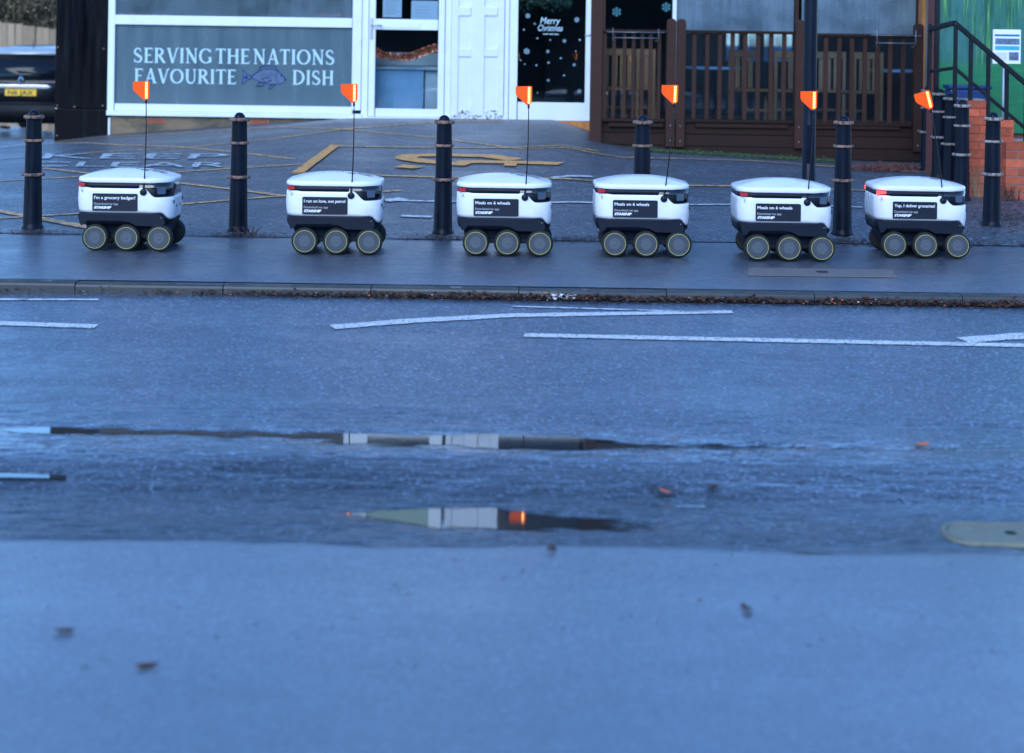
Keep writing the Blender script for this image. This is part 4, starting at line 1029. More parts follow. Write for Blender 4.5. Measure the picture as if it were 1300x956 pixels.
# decorations along the upper sill of the main window
for a, b, nm in ((148, 215, 'left'), (400, 446, 'right')):
    w = W(a, 21, DB); o = empty('tinsel_strip', (w.x, DB + .08, w.z)); tag(o, f'red tinsel lying along the {nm} end of the upper window ledge', 'tinsel')
    mb = MB(); L_ = (b - a) * DB / F_PX
    for i in range(260):
        q = Vector((rnd.uniform(0, L_), rnd.uniform(-.02, .02), rnd.uniform(0, .02))); d = Vector((rnd.gauss(0, 1), rnd.gauss(0, .6), abs(rnd.gauss(0, 1)))).normalized() * .035; s = Vector((d.z, 0, -d.x)).normalized() * .004
        mb.add([q - s, q + s, q + d], [(0, 1, 2)])
    mb.build('strands', M_TINS1, o)

# ------------------------------------------------------------------ cafe behind the deck
cb = empty('cafe_building', (0, DB, 0)); tag(cb, 'timber cafe front with tall steamed windows behind the brown deck', 'building')
def cpart(name, pxr, y0, y1, m, parent=None, bevel=.004, ext_top=None, ext_bot=None):
    return part(name, pxr, y0, y1, m, parent or cb, bevel, ext_top, ext_bot)
for i, (a, b) in enumerate(((768, 853), (858, 1008), (1018, 1163))):
    wn_ = empty('cafe_window'); wn_.parent = cb
    if i == 0: cpart('clear_pane', (a, 0, b, 156), .02, .026, M_GLASS, wn_, 0, ext_top=2.6)
    else:
        cpart('steamed_pane', (a, 0, b, 43), .02, .026, M_FOG, wn_, 0, ext_top=2.6)
        cpart('lower_pane', (a, 43.2, b, 156), .02, .026, M_MIST, wn_, 0)
    cpart('mullion', (b, 0, b + 5, 158), -.02, .05, M_UPVC if i == 0 else M_DECK, wn_, ext_top=2.6)
    cpart('bottom_sill', (a, 153, b, 160), -.03, .05, M_DECK, wn_)
cpart('corner_post', (752.5, 0, 767.5, 190), -.06, .1, M_DECK, ext_top=2.7)
cpart('varnished_post', (1164, 0, 1175, 150), -.25, -.05, M_WOODO, ext_top=2.7)
cpart('head_beam', (752, -112, 1185, -100), -.1, .2, M_DECK, ext_top=2.9, ext_bot=2.6)
cpart('flat_roof', (750, -150, 1190, -140), -.4, 7, M_FASCIA, ext_top=3.1, ext_bot=2.91)
xL, xR = W(860, 0, DB).x, W(1190, 0, DB).x
mb = MB()
ya = DB + 4.6; zo0, zo1 = W(970, 78, ya).z, W(970, 42, ya).z
ops = [(W(a, 60, ya).x, W(b, 60, ya).x) for a, b in ((922, 940), (944, 966), (970, 1008))]
mb.box(xL - 1.5, xR, 4.6, 4.8, -.2, zo0); mb.box(xL - 1.5, xR, 4.6, 4.8, zo1, 3.1)
for a, b in zip([xL - 1.5] + [q[1] for q in ops], [q[0] for q in ops] + [xR]): mb.box(a, b, 4.6, 4.8, zo0 + .001, zo1 - .001)
mb.box(xR - .05, xR, .1, 4.6, -.2, 2.9); mb.box(xL + .01, xR, .06, 4.6, .40, .46)
mb.build('interior_shell', M_INT, cb)
for a, b in ops: MB().box(a, b, 4.69, 4.7, zo0, zo1).build('rear_window', M_FOG, cb)
# chairs and tables seen through the glass
def chair(px, yoff, rz, label, first=[None]):
    w = W(px, 150, DB + yoff); z = .47
    if first[0] is None:
        o = empty('wooden_chair')
        for sx in (-1, 1):
            MB().box(sx * .19 - .02, sx * .19 + .02, .18, .22, 0, .95).build('back_leg', M_CHAIR, o, .004)
            MB().box(sx * .19 - .02, sx * .19 + .02, -.2, -.16, 0, .44).build('front_leg', M_CHAIR, o, .004)
        MB().box(-.22, .22, -.22, .22, .442, .475).build('seat', M_CHAIR, o, .006)
        for xx in (-.09, 0, .09): MB().box(xx - .03, xx + .03, .192, .21, .48, .86).build('back_slat', M_CHAIR, o, .004)
        MB().box(-.168, .168, .186, .216, .862, .95).build('back_rail', M_CHAIR, o, .01)
        MB().box(-.168, .168, -.19, -.17, .2, .23).build('stretcher', M_CHAIR, o)
        first[0] = o
    else: o = copy_tree(first[0])
    o.location = (w.x, DB + yoff, z); o.rotation_euler = (0, 0, rz); tag(o, label, 'chair', 'wooden chairs inside the cafe')
chair(786, .45, R(185), 'left wooden chair behind the first bay of the deck balustrade')
chair(812, .6, R(170), 'right wooden chair behind the first bay of the deck balustrade')
chair(953, .6, R(20), 'wooden chair behind the middle of the long balustrade bay')
chair(996, .5, R(190), 'wooden chair just left of the third deck post')
chair(1051, .7, R(170), 'wooden chair just right of the lamp post, inside the window')
chair(1090, .5, R(200), 'wooden chair inside the window, beside the metal wire rack bay')
for px, yo, lab in ((905, 1.0, 'round topped cafe table behind the long balustrade bay'), (1128, .9, 'cafe table inside the window behind the wire rack')):
    w = W(px, 150, DB + yo); o = empty('cafe_table', (w.x, DB + yo, .47)); tag(o, lab, 'table')
    MB().lathe([(.36, .70), (.37, .715), (.36, .735), (.0001, .736)], 24).build('table_top', M_INTB, o)
    MB().lathe([(.2, 0), (.2, .02), (.03, .04), (.03, .70)], 16).build('pedestal', M_RAILBLK, o)
for (px, py) in ((783, 15), (846, 9)):
    w = W(px, py, DB); mb = MB(); snowflake(mb, .055, .010); mb.build('snowflake_sticker', M_TEAL, cb, loc=(w.x, .016, w.z))

# ------------------------------------------------------------------ timber deck
dk = empty('timber_deck', (0, DD, 0)); tag(dk, 'dark brown timber deck with post and baluster balustrade and boarded skirt', 'deck')
def dpart(name, pxr, y0, y1, m=M_DECK, bevel=.006, D=DD, ext_bot=None, ext_top=None):
    r = list(rect(*pxr, D))
    if ext_bot is not None: r[2] = ext_bot
    if ext_top is not None: r[3] = ext_top
    return bx(name, r, y0, y1, m, dk, bevel)
def dpost(pxr):
    r = rect(*pxr, DD); cx = (r[0] + r[1]) / 2; hw = (r[1] - r[0]) / 2
    mb = MB().prism([(r[0], r[2]), (r[1], r[2]), (r[1], r[3] - hw * .8)] + [(cx + hw * math.cos(R(a)), r[3] - hw * .8 + hw * .8 * math.sin(R(a))) for a in (20, 45, 70, 90, 110, 135, 160)] + [(r[0], r[3] - hw * .8)], -.06, .045, 'y')
    o = mb.build('post', M_DECK, dk, .005)
    for z in (r[2] + .07, r[2] + .24):
        MB().lathe([(.0001, 0), (.009, 0), (.008, .004), (.0001, .006)], 8, Matrix.Translation((cx, -.06, z)) @ Matrix.Rotation(R(90), 4, 'X')).build('bolt', M_STEEL, o)
dpart('tall_post', (749.5, 0, 764, 190), -.06, .08, ext_top=2.75, ext_bot=.22)
for pr_ in ((845.5, 23.5, 857, 186), (858.3, 24, 869.5, 186.5), (1008.5, 25, 1020, 188), (1159, 30, 1170.5, 192.5), (1182, 30.5, 1194.5, 150)): dpost(pr_)
for a, b, y0 in ((764.5, 845, 37), (870, 1008, 38), (1020.5, 1158.5, 42)):
    o = 0
    r0, r1 = W(a, y0, DD), W(b, y0 + (b - a) * SA, DD)
    for nm, py, h, yy in (('top_rail', y0, .035, .05), ('bottom_rail', y0 + 113, .035, .04)):
        za = W((a + b) / 2, py + (b - a) * SA / 2, DD).z
        MB().box(r0.x, r1.x, -yy, yy, za - h, za).build(nm, M_DECKH, dk, .006)
    o = za
bal = [767.5, 779, 792.5, 804, 815, 825.5, 836.5] + [881, 897.5, 913.5, 929.5, 945.5, 962, 978.5, 995] + [1032, 1048, 1065, 1081, 1097.5, 1113.5, 1129.5, 1146]
for px in bal:
    tz = 37 if px < 850 else 38 if px < 1010 else 42
    a0 = 764.5 if px < 850 else 870 if px < 1010 else 1020.5
    b0 = 845 if px < 850 else 1008 if px < 1010 else 1158.5
    zt = W((a0 + b0) / 2, tz + (b0 - a0) * SA / 2, DD).z - .035; zb = W((a0 + b0) / 2, tz + 113 + (b0 - a0) * SA / 2, DD).z
    x = W(px, 95, DD).x; hw = .021 if px < 850 else .024
    MB().box(x - hw, x + hw, -.02, .02, zb, zt).build('baluster', M_DECK, dk, .004)
# skirt boards
xa, xb, xc = W(764.5, 170, DD).x, W(852, 170, DD).x, W(1172, 170, DD).x
for (x0, x1, ztop, n_, off) in ((xa, xb, W(805, 154, DD).z, 4, .02), (xb + .003, xc, W(1000, 157.5, DD).z, 5, 0.0)):
    bh = .135
    for i in range(n_):
        MB().box(x0, x1, off + .012 * (i % 2 == 0) * .5, off + .035, ztop - (i + 1) * bh + .006, ztop - i * bh).build('skirt_board', M_DECKH, dk, .004)
for (a, b) in ((772, 842), (882, 1000), (1032, 1142)):
    r = rect(a, 156 + (a - 772) * .012, b, 161 + (a - 772) * .012, DD); MB().box(r[0], r[1], -.03, -.002, r[2], r[3]).build('fixing_batten', M_DECKH, dk, .004)
# deck floor and joists behind the skirt
zf = W(960, 157, DD).z
for i in range(9): MB().box(xa, xc, .042 + i * .14, .042 + i * .14 + .132, zf - .05, zf - .022).build('floor_board', M_DECKH, dk, .003)
MB().box(W(1172, 170, DD).x - .03, W(1172, 170, DD).x, .04, 1.3, -.1, zf - .052).build('end_skirt', M_DECKH, dk)
# wire racks on the rail
def rack(a, b, y0, y1, lab):
    o = empty('wire_rack', (W((a + b) / 2, y1, DD).x, DD - .09, W((a + b) / 2, y1, DD).z)); tag(o, lab, 'wire rack')
    wd, h = (b - a) * DD / F_PX / 2, (y1 - y0) * DD / F_PX
    mb = MB()
    for yy in (-.05, .03): mb.tube([(-wd, yy, h), (wd, yy, h)], .004, 6); mb.tube([(-wd * .8, yy, h * .35), (wd * .8, yy, h * .35)], .004, 6)
    for s in (-1, 1): mb.tube([(s * wd, -.05, h), (s * wd, .03, h)], .004, 6); mb.tube([(s * wd * .8, -.05, h * 1.5), (s * wd * .8, -.05, h * .35), (s * wd * .8, .03, h * .1), (s * wd * .7, .03, 0)], .004, 6)
    mb.build('wire_frame', M_STEEL, o)
rack(1104, 1165, 45, 60, 'bent metal wire rack hooked on the right end of the deck rail')
rack(770, 842, 41, 52, 'thin wire rack hooked on the first bay of the deck rail')

# ------------------------------------------------------------------ brick pier, steps, rail, willow graphic
def bricks(root, x0, x1, y, z0, z1, m, depth=.1, bl=.225, bh=.065, j=.010, off=0):
    bm_ = {}
    n_ = 0; z = z0; row = off
    while z < z1 - .02:
        h = min(bh, z1 - z); x = x0 - (bl / 2 if row % 2 else 0)
        while x < x1 - .01:
            a, b = max(x, x0), min(x + bl - j, x1)
            if b - a > .02:
                key = (round(b - a, 3), round(h, 3))
                if key not in bm_: bm_[key] = MB().box(0, b - a, 0, depth, 0, h).mesh('brick', m)
                link('brick', bm_[key], root, (a, y + random.uniform(-.002, .002), z)); n_ += 1
            x += bl
        z += bh + j; row += 1
    return n_
bp = empty('brick_pier', (W(1188, 60, 21.2).x, 21.2, g(4.9, 21.2))); tag(bp, 'narrow dark brick pier between the varnished post and the willow graphic', 'pier')
bw = 16 * 21.2 / F_PX / 2
MB().box(-bw + .004, bw - .004, .008, .25, 0, 3.3).build('mortar_core', M_MORTAR, bp)
bricks(bp, -bw, bw, 0, 0.5, 3.3, M_BRICKD)
DS = 16.3
sx = lambda px, py=200: W(px, py, DS).x
sz = lambda px, py: W(px, py, DS).z
st = empty('brick_steps', (sx(1231), DS, g(sx(1231), DS))); tag(st, 'red brick flight of steps descending to the right beyond the last bollard', 'steps')
O = st.location
zb = g(sx(1260), DS) - .02
steps = [(1228, 1251, 128), (1251.2, 1286.5, 152.5), (1286.7, 1330, 180), (1330, 1365, 205)]
for i, (a, b, py) in enumerate(steps):
    zt = sz((a + b) / 2, py); x0, x1 = sx(a) - O.x, sx(b) - O.x
    MB().box(x0 + .003, x1 - .003, .008, .34, -.1, zt - O.z - .004).build('mortar_core', M_BRICK, st)
    zrow = zt - O.z
    k_ = int((zrow + .1) / .075) + 1
    bricks(st, x0, x1, 0, zrow - k_ * .075 + .010, zrow, M_BRICK, off=i)
    MB().box(x0, x1 + .02, .102, .36, zrow + .0, zrow + .012).build('tread', M_CONC, st)
# lower wing wall in front at right
r0 = sx(1271); 
wl = empty('low_brick_wall', (r0, DS - .16, g(r0, DS - .16))); tag(wl, 'low red brick wall in front of the steps at the right edge', 'wall')
zt = sz(1290, 180.5) - wl.location.z
MB().box(.004, 1.6, .008, .14, -.1, zt - .004).build('mortar_core', M_MORTAR, wl)
bricks(wl, 0, 1.6, 0, zt - .075 * 9 + .01, zt, M_BRICK, depth=.12)
mb = MB().prism([(sx(1286), 0), (sx(1345), 0), (sx(1345), .09), (sx(1300), .05)], DS - .9, DS - .18, 'y'); mb.v = [(v[0], v[1], v[2] + .06) for v in mb.v]
o = mb.build('concrete_apron', M_CONC); tag(o, 'small sloping concrete ramp at the foot of the low brick wall', 'ramp')

# handrail
hr = empty('stair_handrail', (sx(1214), DS + .06, sz(1214, 128))); tag(hr, 'black metal handrail sloping down beside the brick steps', 'handrail')
HO = hr.location
def hp(px, py, dy=0.0):
    w = W(px, py, DS + .06); return Vector((w.x - HO.x, dy, w.z - HO.z))
def bar(a, b, w, d, name):
    a, b = Vector(a), Vector(b); t = (b - a).normalized(); n_ = t.cross(Vector((0, 1, 0))).normalized() if abs(t.y) < .9 else Vector((0, 0, 1)); s = t.cross(n_).normalized()
    vs = [p_ + n_ * i * w / 2 + s * j * d / 2 for p_ in (a, b) for i, j in ((-1, -1), (1, -1), (1, 1), (-1, 1))]
    MB().add(vs, [(0, 1, 2, 3), (7, 6, 5, 4)] + [(i, (i + 1) % 4, 4 + (i + 1) % 4, 4 + i) for i in range(4)]).build(name, M_RAILBLK, hr, .004)
bar(hp(1212, 29), hp(1345, 143), .042, .05, 'handrail_bar')
bar(hp(1214, 88), hp(1345, 200), .030, .03, 'lower_bar')
bar(hp(1212, 29), hp(1197, 37, .5), .042, .05, 'handrail_bar')
bar(hp(1214, 86), hp(1198, 92, .5), .03, .03, 'lower_bar')
for px, a, b in ((1213.5, 29, 128), (1233, 48, 128), (1255, 66, 153), (1278.5, 87, 180), (1303, 108, 190), (1325, 127, 200)): bar(hp(px, a), hp(px - (b - a) * SA, b), .034, .034, 'rail_upright')
bar(hp(1197, 30, .5), hp(1195, 128, .5), .034, .034, 'rail_upright')

DM = 18.2
r = rect(1192, -20, 1345, 190, DM)
hb = empty('willow_graphic_panel', ((r[0] + r[1]) / 2, DM, g(r[0], DM))); tag(hb, 'large window graphic of green willow trees over a lawn, behind the handrail', 'graphic panel')
MB().box(r[0] - hb.location.x, r[1] - hb.location.x, 0, .03, .45, 3.0).build('printed_sheet', M_MURAL, hb)
MB().box(r[0] - hb.location.x - .05, r[1] - hb.location.x, .035, .3, -.1, 3.1).build('backing_wall', M_BRICKD, hb)
MB().box(r[0] - hb.location.x - .045, r[0] - hb.location.x - .005, -.03, .04, .1, 3.05).build('side_frame', M_RAILBLK, hb)
bb = empty('blue_planter_box', (W(1228, 125, 17.95).x, 17.95, g(4.3, 17.95) + .12)); tag(bb, 'dark blue plastic box standing behind the top of the steps', 'box')
MB().prism([(-.17, 0), (.17, 0), (.2, .78), (-.2, .78)], -.12, .12, 'y').build('box_body', M_BLUEBOX, bb, .02)
MB().box(-.215, .215, -.135, .135, .781, .82).build('box_lid', M_BLUEBOX, bb, .01)
# notice on a post
r = rect(1260, 37.5, 1296, 81, 16.9)
nb = empty('notice_board', ((r[0] + r[1]) / 2, 16.9, g(4.5, 16.9))); tag(nb, 'white and blue printed notice on a thin post in front of the willow graphic', 'sign'); NO = nb.location
nb.rotation_euler = (0, 0, R(4))
w, h0, h1 = (r[1] - r[0]) / 2, r[2] - NO.z, r[3] - NO.z
MB().box(-w, w, -.008, .008, h0, h1).build('board', M_PRINT, nb, .002)
MB().tube([(-.02, .02, 0), (-.02, .02, h1 - .05)], .012).build('post', M_STEEL, nb)
hh = h1 - h0; M_NBLUE = mat('notice_blue', (0.03, 0.16, 0.34), .5); M_NTEAL = mat('notice_teal', (.08, .38, .52), .5); M_NGREY = mat('notice_photo', (.12, .17, .26), .5, var=.8, scale=40)
for (a, b, c, d, m, nm) in ((-.9, .9, .80, .86, M_NBLUE, 'heading_band'), (-.85, .9, .56, .74, M_NGREY, 'photo_strip'), (-.85, .9, .40, .52, M_NTEAL, 'colour_band'), (.15, .85, .10, .34, M_NGREY, 'small_photo')):
    MB().box(a * w, b * w, -.0095, -.0085, h0 + c * hh, h0 + d * hh).build(nm, m, nb)
mb = MB()
for i in range(6): mb.box(-.85 * w, .0, -.0095, -.0085, h0 + (.10 + .04 * i) * hh, h0 + (.115 + .04 * i) * hh)
mb.build('printed_lines', M_PRINTG, nb)

# ------------------------------------------------------------------ parked car, fence, trees at far left
cw = W(26, 175, 30.0); cz = g(cw.x, 30.0)
car = empty('parked_car', (cw.x, 30.0, cz)); tag(car, 'black hatchback with silver roof parked rear towards us beside the restaurant', 'car')
def sec(y, pts):                               # half outline (x, z) from bottom to top, mirrored
    return [(x, y, z) for x, z in pts] + [(-x, y, z) for x, z in reversed(pts)]
lower = [sec(0.0, [(.60, .34), (.74, .42), (.78, .60), (.74, .82), (.70, .96)]), sec(.05, [(.70, .27), (.83, .36), (.86, .60), (.84, .86), (.80, 1.0)]),
         sec(.35, [(.76, .24), (.87, .34), (.90, .62), (.89, .90), (.84, 1.02)]), sec(1.2, [(.76, .22), (.86, .30), (.89, .62), (.88, .88), (.83, 1.0)]),
         sec(2.9, [(.76, .22), (.86, .30), (.89, .62), (.88, .86), (.82, .97)]), sec(3.7, [(.74, .24), (.84, .34), (.86, .60), (.82, .80), (.70, .90)]), sec(4.1, [(.55, .32), (.66, .40), (.70, .55), (.64, .70), (.5, .76)])]
MB().loft(lower).build('body', M_CARB, car)
house = [sec(.10, [(.77, .97), (.76, 1.05), (.73, 1.12), (.70, 1.18)]), sec(.30, [(.82, .99), (.78, 1.15), (.72, 1.34), (.66, 1.42)]), sec(.50, [(.84, 1.0), (.79, 1.2), (.71, 1.41), (.60, 1.475)]),
         sec(1.5, [(.83, .98), (.79, 1.2), (.70, 1.44), (.58, 1.51)]), sec(2.3, [(.82, .97), (.78, 1.18), (.68, 1.40), (.55, 1.46)]), sec(3.0, [(.80, .95), (.75, 1.0), (.65, 1.05), (.5, 1.08)])]
MB().loft(house).build('cabin', M_CARG, car)
roof = [sec(.22, [(.66, 1.40), (.655, 1.425), (.4, 1.45)]), sec(.5, [(.73, 1.39), (.66, 1.49), (.3, 1.515)]), sec(1.5, [(.72, 1.43), (.64, 1.53), (.3, 1.555)]), sec(2.3, [(.70, 1.39), (.60, 1.48), (.3, 1.50)])]
MB().loft(roof).build('roof', M_CARR, car)
tg = MB().loft([sec(-.012, [(.60, .62), (.62, .75), (.60, .93)]), sec(.03, [(.64, .6), (.66, .75), (.64, .96)])]).build('tailgate', M_CARB, car)
MB().prism([(-.52, .862), (-.45, .90), (.45, .90), (.52, .862), (.44, .838), (-.44, .838)], -.06, -.01, 'y').build('chrome_strip', M_CHROME, car, .01)
MB().box(-.26, .26, -.035, -.012, .715, .826).build('number_plate', M_PLATE, car, .004)
link('plate_lettering', text_mesh('N6 JAX', .098, M_BLACK, .001, .002, width=.42), car, (-.21, -.0375, .736), FACE_CAM)
mb = MB()
for s in (-1, 1): mb.add([(0, -.03, 1.01), (s * .05, -.035, .935), (0, -.03, .86), (0, -.045, .895), (s * .022, -.045, .935), (0, -.045, .975)], [(0, 1, 4, 5), (1, 2, 3, 4)])
e = mb.build('badge', M_CHROME, car); e.location = (0, .0, .045)
for s in (-1, 1):
    MB().prism([(s * .50, .865), (s * .83, .89), (s * .86, .98), (s * .66, .955), (s * .5, .90)], -.005, .25, 'y').build('tail_light', M_RED, car, .01)
    MB().prism([(s * .50, .44), (s * .72, .47), (s * .72, .50), (s * .50, .48)], -.02, .1, 'y').build('reflector', M_RED, car)
    for y in (.72, 3.25):
        w = empty('wheel'); w.parent = car; w.location = (s * .78, y, .32); w.rotation_euler = (0, 0, R(90) * s)
        MB().lathe([(.19, -.10), (.30, -.10), (.32, -.07), (.32, .07), (.30, .10), (.19, .10)], 28, Matrix.Rotation(R(90), 4, 'X')).build('tyre', M_TYRE, w)
        MB().lathe([(.19, .06), (.17, .085), (.05, .07), (.0001, .08)], 20, Matrix.Rotation(R(90), 4, 'X')).build('rim', M_RIM, w)
MB().loft([sec(-.055, [(.60, .36), (.66, .46), (.62, .56)]), sec(.02, [(.74, .33), (.82, .46), (.78, .60)])]).build('rear_bumper', mat('dark_bumper_plastic', (.006, .007, .010), .55, spec=.2), car)
MB().tube([(.08, .45, 1.50), (.08, .38, 1.62)], .012, 6, r1=.004).build('aerial', M_BLACK, car)
MB().tube([(-.1, .06, 1.12), (.45, .075, 1.08)], .012, 6).build('rear_wiper', M_BLACK, car)

fz = empty('board_fence', (W(0, 60, 37).x, 37, -.6)); tag(fz, 'weathered upright board fence behind the parked car', 'fence')
fb = MB().box(-.068, .068, 0, .02, 0, 2.1).mesh('fence_board', M_FENCE)
x_l, x_r = W(-90, 50, 37).x, W(110, 50, 37).x
n_ = int((x_r - x_l) / .14)
for i in range(n_):
    x = x_l + .14 * i
    ztop = lerp(W(0, 27.5, 37).z, W(70, 37, 37).z, (x - W(0, 27.5, 37).x) / (W(70, 30, 37).x - W(0, 30, 37).x))
    link('fence_board', fb, fz, (x - fz.location.x, random.uniform(-.008, .008), ztop - (-.6) - 2.1 + random.uniform(-.012, .012)), (0, random.uniform(-.008, .008), 0))
for z in (.5, 1.6): MB().box(x_l - fz.location.x, x_r - fz.location.x, .03, .08, z, z + .09).build('fence_rail', M_FENCE, fz)

def tree(x, y, z0, h, rx, label, seed, m, n=5200):
    rnd = random.Random(seed); root = empty('hedge_tree', (x, y, z0)); tag(root, label, 'tree', 'trees behind the board fence')
    mb = MB(); mb.tube([(0, 0, 0), (.05, 0, h * .3), (-.05, .05, h * .55)], .12, 8, r1=.05)
    tips = []
    for i in range(26):
        a = rnd.uniform(0, 6.28); b = Vector((0, 0, h * rnd.uniform(.15, .5))); t = Vector((math.cos(a) * rx * rnd.uniform(.4, 1), math.sin(a) * rx * .6, h * rnd.uniform(.35, 1)))
        mid = b.lerp(t, .5) + Vector((0, 0, .12)); mb.tube([b, mid, t], .03, 5, r1=.006); tips += [mid, t, b.lerp(t, .75)]
    mb.build('trunk', M_BARK, root)
    mb = MB()
    for i in range(n):
        c = rnd.choice(tips); q = c + Vector((rnd.gauss(0, .22), rnd.gauss(0, .22), rnd.gauss(0, .24)))
        d = Vector((rnd.gauss(0, 1), rnd.gauss(0, 1), rnd.gauss(0, 1))).normalized() * .05; s = d.cross(Vector((rnd.gauss(0, 1), rnd.gauss(0, 1), rnd.gauss(0, 1)))).normalized() * .025
        mb.add([q - d, q + s, q + d, q - s], [(0, 1, 2, 3)])
    mb.build('crown', m, root)
for px, d, h, rx, lab, sd_, m in ((8, 40, 4.2, 1.1, 'olive winter tree above the fence at the left edge', 3, M_LEAF1), (34, 41.5, 4.6, 1.2, 'greenish bushy tree above the middle of the board fence', 5, M_LEAF2),
                                  (62, 40.5, 4.0, 1.0, 'brownish tree above the fence next to the black pier', 9, M_LEAF1), (-25, 42, 5, 1.4, 'tree beyond the left edge of the fence', 12, M_LEAF2), (95, 43, 5, 1.4, 'tall tree behind the black pier', 14, M_LEAF1)):
    w = W(px, 40, d); tree(w.x, d, -.7, h, rx, lab, sd_, m)

# the tall hedge on the photographer's side of the street, met only in the windows' reflections
hd_ = empty('street_hedge', (0, -14, -.2)); tag(hd_, 'tall dark hedge across the street, seen only as reflection in the windows', 'hedge')
rnd = random.Random(31); mb = MB(); loops = []
for i in range(121):
    x = -45 + .75 * i; h = 4.6 + 1.6 * mnoise.noise(Vector((x * .15, 1, 0))) + .8 * mnoise.noise(Vector((x * .9, 4, 0)))
    loops.append([(x, 1.2 * math.cos(a) + .35 * mnoise.noise(Vector((x * 1.3, a * 3, 2))), h * clamp(math.sin(a) * 1.15, 0, 1) + .25 * mnoise.noise(Vector((x * 1.7, a * 4, 7))) - .1) for a in span(0, math.pi, 14)])
mb.loft(loops, True, True, closed=False)
mb.build('foliage_core', mat('hedge_core', (.012, .016, .009), .9), hd_)
mb = MB()
for i in range(9000):
    x = rnd.uniform(-20, 22); h = 4.6 + 1.6 * mnoise.noise(Vector((x * .15, 1, 0))) + .8 * mnoise.noise(Vector((x * .9, 4, 0)))
    t = rnd.random(); q = Vector((x, 1.15 + rnd.gauss(0, .15), t * h)) if rnd.random() < .7 else Vector((x, rnd.uniform(-1, 1), h + abs(rnd.gauss(0, .25))))
    d = Vector((rnd.gauss(0, 1), rnd.gauss(0, 1), rnd.gauss(0, 1))).normalized() * .11; sv = d.cross(Vector((rnd.gauss(0, 1), rnd.gauss(0, 1), 1))).normalized() * .06
    mb.add([q - d, q + sv, q + d, q - sv], [(0, 1, 2, 3)])
mb.build('leaf_clumps', mat('hedge_leaf', (.03, .042, .02), .6, var=.4), hd_)

# ------------------------------------------------------------------ litter, moss, leaves
def leaves(name, area, n, m, size=(.012, .03), seed=1, label='', cat='leaves', flat_=.35):
    """area(rnd) -> x, y ; one uncountable mass of small curled leaves"""
    rnd = random.Random(seed); mb = MB()
    for i in range(n):
        x, y, dz = area(rnd); L_ = rnd.uniform(*size); a = rnd.uniform(0, 6.28)
        c, s = math.cos(a), math.sin(a); z = g(x, y) + dz + (.011 if y > FY else .003)
        up = rnd.uniform(.1, flat_) * L_; w_ = L_ * rnd.uniform(.3, .55)
        P_ = [(-L_, 0, up), (0, -w_, 0), (L_, 0, up * rnd.uniform(0, 1.5)), (0, w_, up * .4)]
        mb.add([(x + p_[0] * c - p_[1] * s, y + p_[0] * s + p_[1] * c, z + p_[2]) for p_ in P_], [(0, 1, 2), (0, 2, 3)])
    o = mb.build(name, m); tag(o, label, cat, kind='stuff'); return o
def kerb_area(rnd):
    px = 1300 * rnd.random() ** .75
    while rnd.random() > clamp((px - 150) / 500, .05, 1): px = 1300 * rnd.random()
    x = W(px, 380, KERB_Y).x; clump = .5 + .5 * mnoise.noise(Vector((x * 3.1, 0, 5)))
    return x, KERB_Y - abs(rnd.gauss(0, .022)) - .004, abs(rnd.gauss(0, .016)) * (clump + .3)
leaves('gutter_leaves', kerb_area, 5200, M_DEADLEAF, (.006, .02), 1, 'dark wet leaf litter heaped along the far kerb face', flat_=.9)
leaves('gutter_leaf_flecks', kerb_area, 420, M_ORLEAF, (.005, .013), 5, 'rusty orange flecks among the kerb litter', flat_=.9)
leaves('gutter_litter', lambda r: (kerb_area(r)[0], KERB_Y - r.uniform(.0, .05), r.uniform(0, .03)), 70, M_WHITELIT, (.005, .012), 6, 'small white scraps of litter along the kerb', 'litter', .9)
leaves('litter_scrap', lambda r: (W(711, 380, KERB_Y).x + r.gauss(0, .05), KERB_Y - r.uniform(.01, .05), r.uniform(0, .03)), 60, M_WHITELIT, (.01, .02), 8, 'crumpled white scrap of litter lying against the kerb', 'litter', .9)
def edge_area(rnd):
    px = rnd.choice([rnd.gauss(305, 25), rnd.gauss(565, 30), rnd.gauss(1080, 40), rnd.uniform(0, 1300), rnd.gauss(735, 30), rnd.gauss(1190, 60), rnd.gauss(45, 25)])
    return W(px, 303, FY).x, FY + .02 + rnd.gauss(0, .05), abs(rnd.gauss(0, .004))
leaves('footway_edge_leaves', edge_area, 1700, M_DEADLEAF, (.006, .02), 2, 'dead leaves and grit along the line between footway and forecourt')
def pile_area(rnd):
    q = G(rnd.gauss(1130, 28), rnd.gauss(216, 2.0)); return q.x, q.y, abs(rnd.gauss(0, .014))
leaves('leaf_pile', pile_area, 1500, mat('russet_leaf', (.10, .032, .02), .7, var=.6, scale=30), (.01, .026), 3, 'russet leaf pile at the right corner of the deck', flat_=.9)
def corner_area(rnd):
    q = G(rnd.gauss(1282, 25), rnd.gauss(277, 9)); return q.x, q.y, abs(rnd.gauss(0, .008))
leaves('corner_leaves', corner_area, 420, M_DEADLEAF, (.012, .03), 4, 'brown dead leaves around the rightmost bollard')
def moss_area(rnd):
    px = rnd.uniform(800, 1080); q = G(px, lerp(192, 211, (px - 760) / 320) - abs(rnd.gauss(0, 1.5)) - 1.5); return q.x, q.y, abs(rnd.gauss(0, .012))
leaves('moss_strip', moss_area, 2000, M_MOSS, (.008, .022), 9, 'green moss growing along the foot of the deck', 'moss', .9)
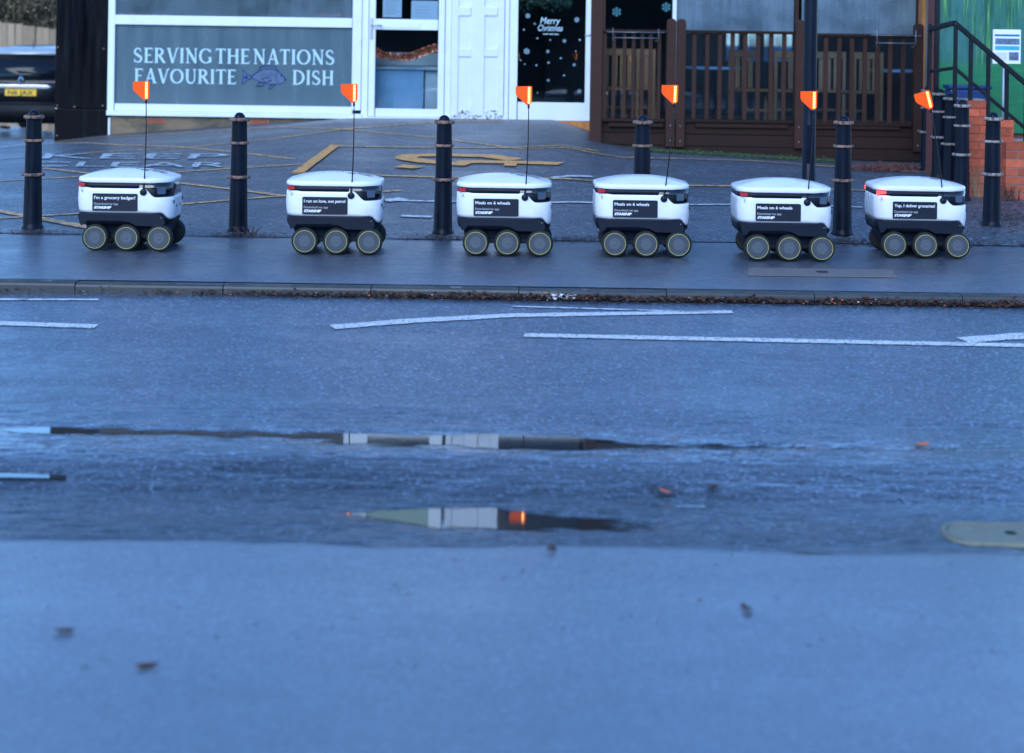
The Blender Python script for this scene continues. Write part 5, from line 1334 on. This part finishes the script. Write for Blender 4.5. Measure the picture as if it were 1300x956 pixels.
leaves('wind_blown_flecks', lambda r: (lambda q: (q.x, q.y, 0))(G(r.uniform(0, 1300), r.uniform(560, 860))), 130, M_DEADLEAF, (.004, .012), 21, 'tiny dark flecks scattered on the near tarmac', 'litter')
# leaves in the near road; one orange patch stands for a flag reflection
lm = MB().add([(-.035, 0, .008), (-.01, -.018, 0), (.02, -.014, .002), (.04, 0, .012), (.015, .016, .006), (-.012, .018, .004)], [(0, 1, 2, 3), (0, 3, 4, 5)]).mesh('leaf_and_reflection', M_ORLEAF)
lm2 = lm.copy(); lm2.materials.clear(); lm2.materials.append(M_DEADLEAF)
for i, (px, py, me, lab) in enumerate(((846, 627, lm, 'orange patch painted as the flag reflection right of the near puddle'), (1170, 566, lm, 'orange fallen leaf on the road at far right'), (185, 849, lm2, 'dark fallen leaf at the bottom left of the near tarmac'),
                                       (948, 776, lm2, 'dark fallen leaf on the near tarmac at right'), (700, 700, lm2, 'dark fallen leaf just below the near puddle'), (82, 804, lm2, 'dark fallen leaf low on the left of the near tarmac'), (905, 619, lm2, 'dark fallen leaf right of the orange reflection patch'))):
    q = G(px, py); o = link('leaf_and_reflection', me, None, (q.x, q.y, q.z+.006), (0, 0, random.uniform(0, 6))); tag(o, lab, 'leaf', 'single leaves on the road')
# dry grass and weeds
def tuft(px, py, n, h, m, lab, seed):
    q = G(px, py); rnd = random.Random(seed); o = empty('grass_tuft', q); tag(o, lab, 'grass'); mb = MB()
    for i in range(n):
        a = rnd.uniform(0, 6.28); r = rnd.uniform(0, .10); b = Vector((r * math.cos(a), r * .5 * math.sin(a), 0)); t = b + Vector((rnd.gauss(0, .06), rnd.gauss(0, .05), h * rnd.uniform(.5, 1)))
        mid = b.lerp(t, .6) + Vector((0, 0, .03)); s = Vector((.003, .001, 0))
        mb.add([b - s, b + s, mid + s * .7, t, mid - s * .7], [(0, 1, 2, 3, 4)])
    mb.build('blades', m, o)
tuft(1240, 250, 90, .36, M_STRAW, 'dry straw coloured grass in front of the brick steps', 1)
tuft(1280, 256, 40, .16, M_DEADLEAF, 'dark withered weed at the foot of the brick steps', 2)
tuft(311, 299, 12, .07, M_DEADLEAF, 'small dark weed growing at the base of the second bollard', 3)
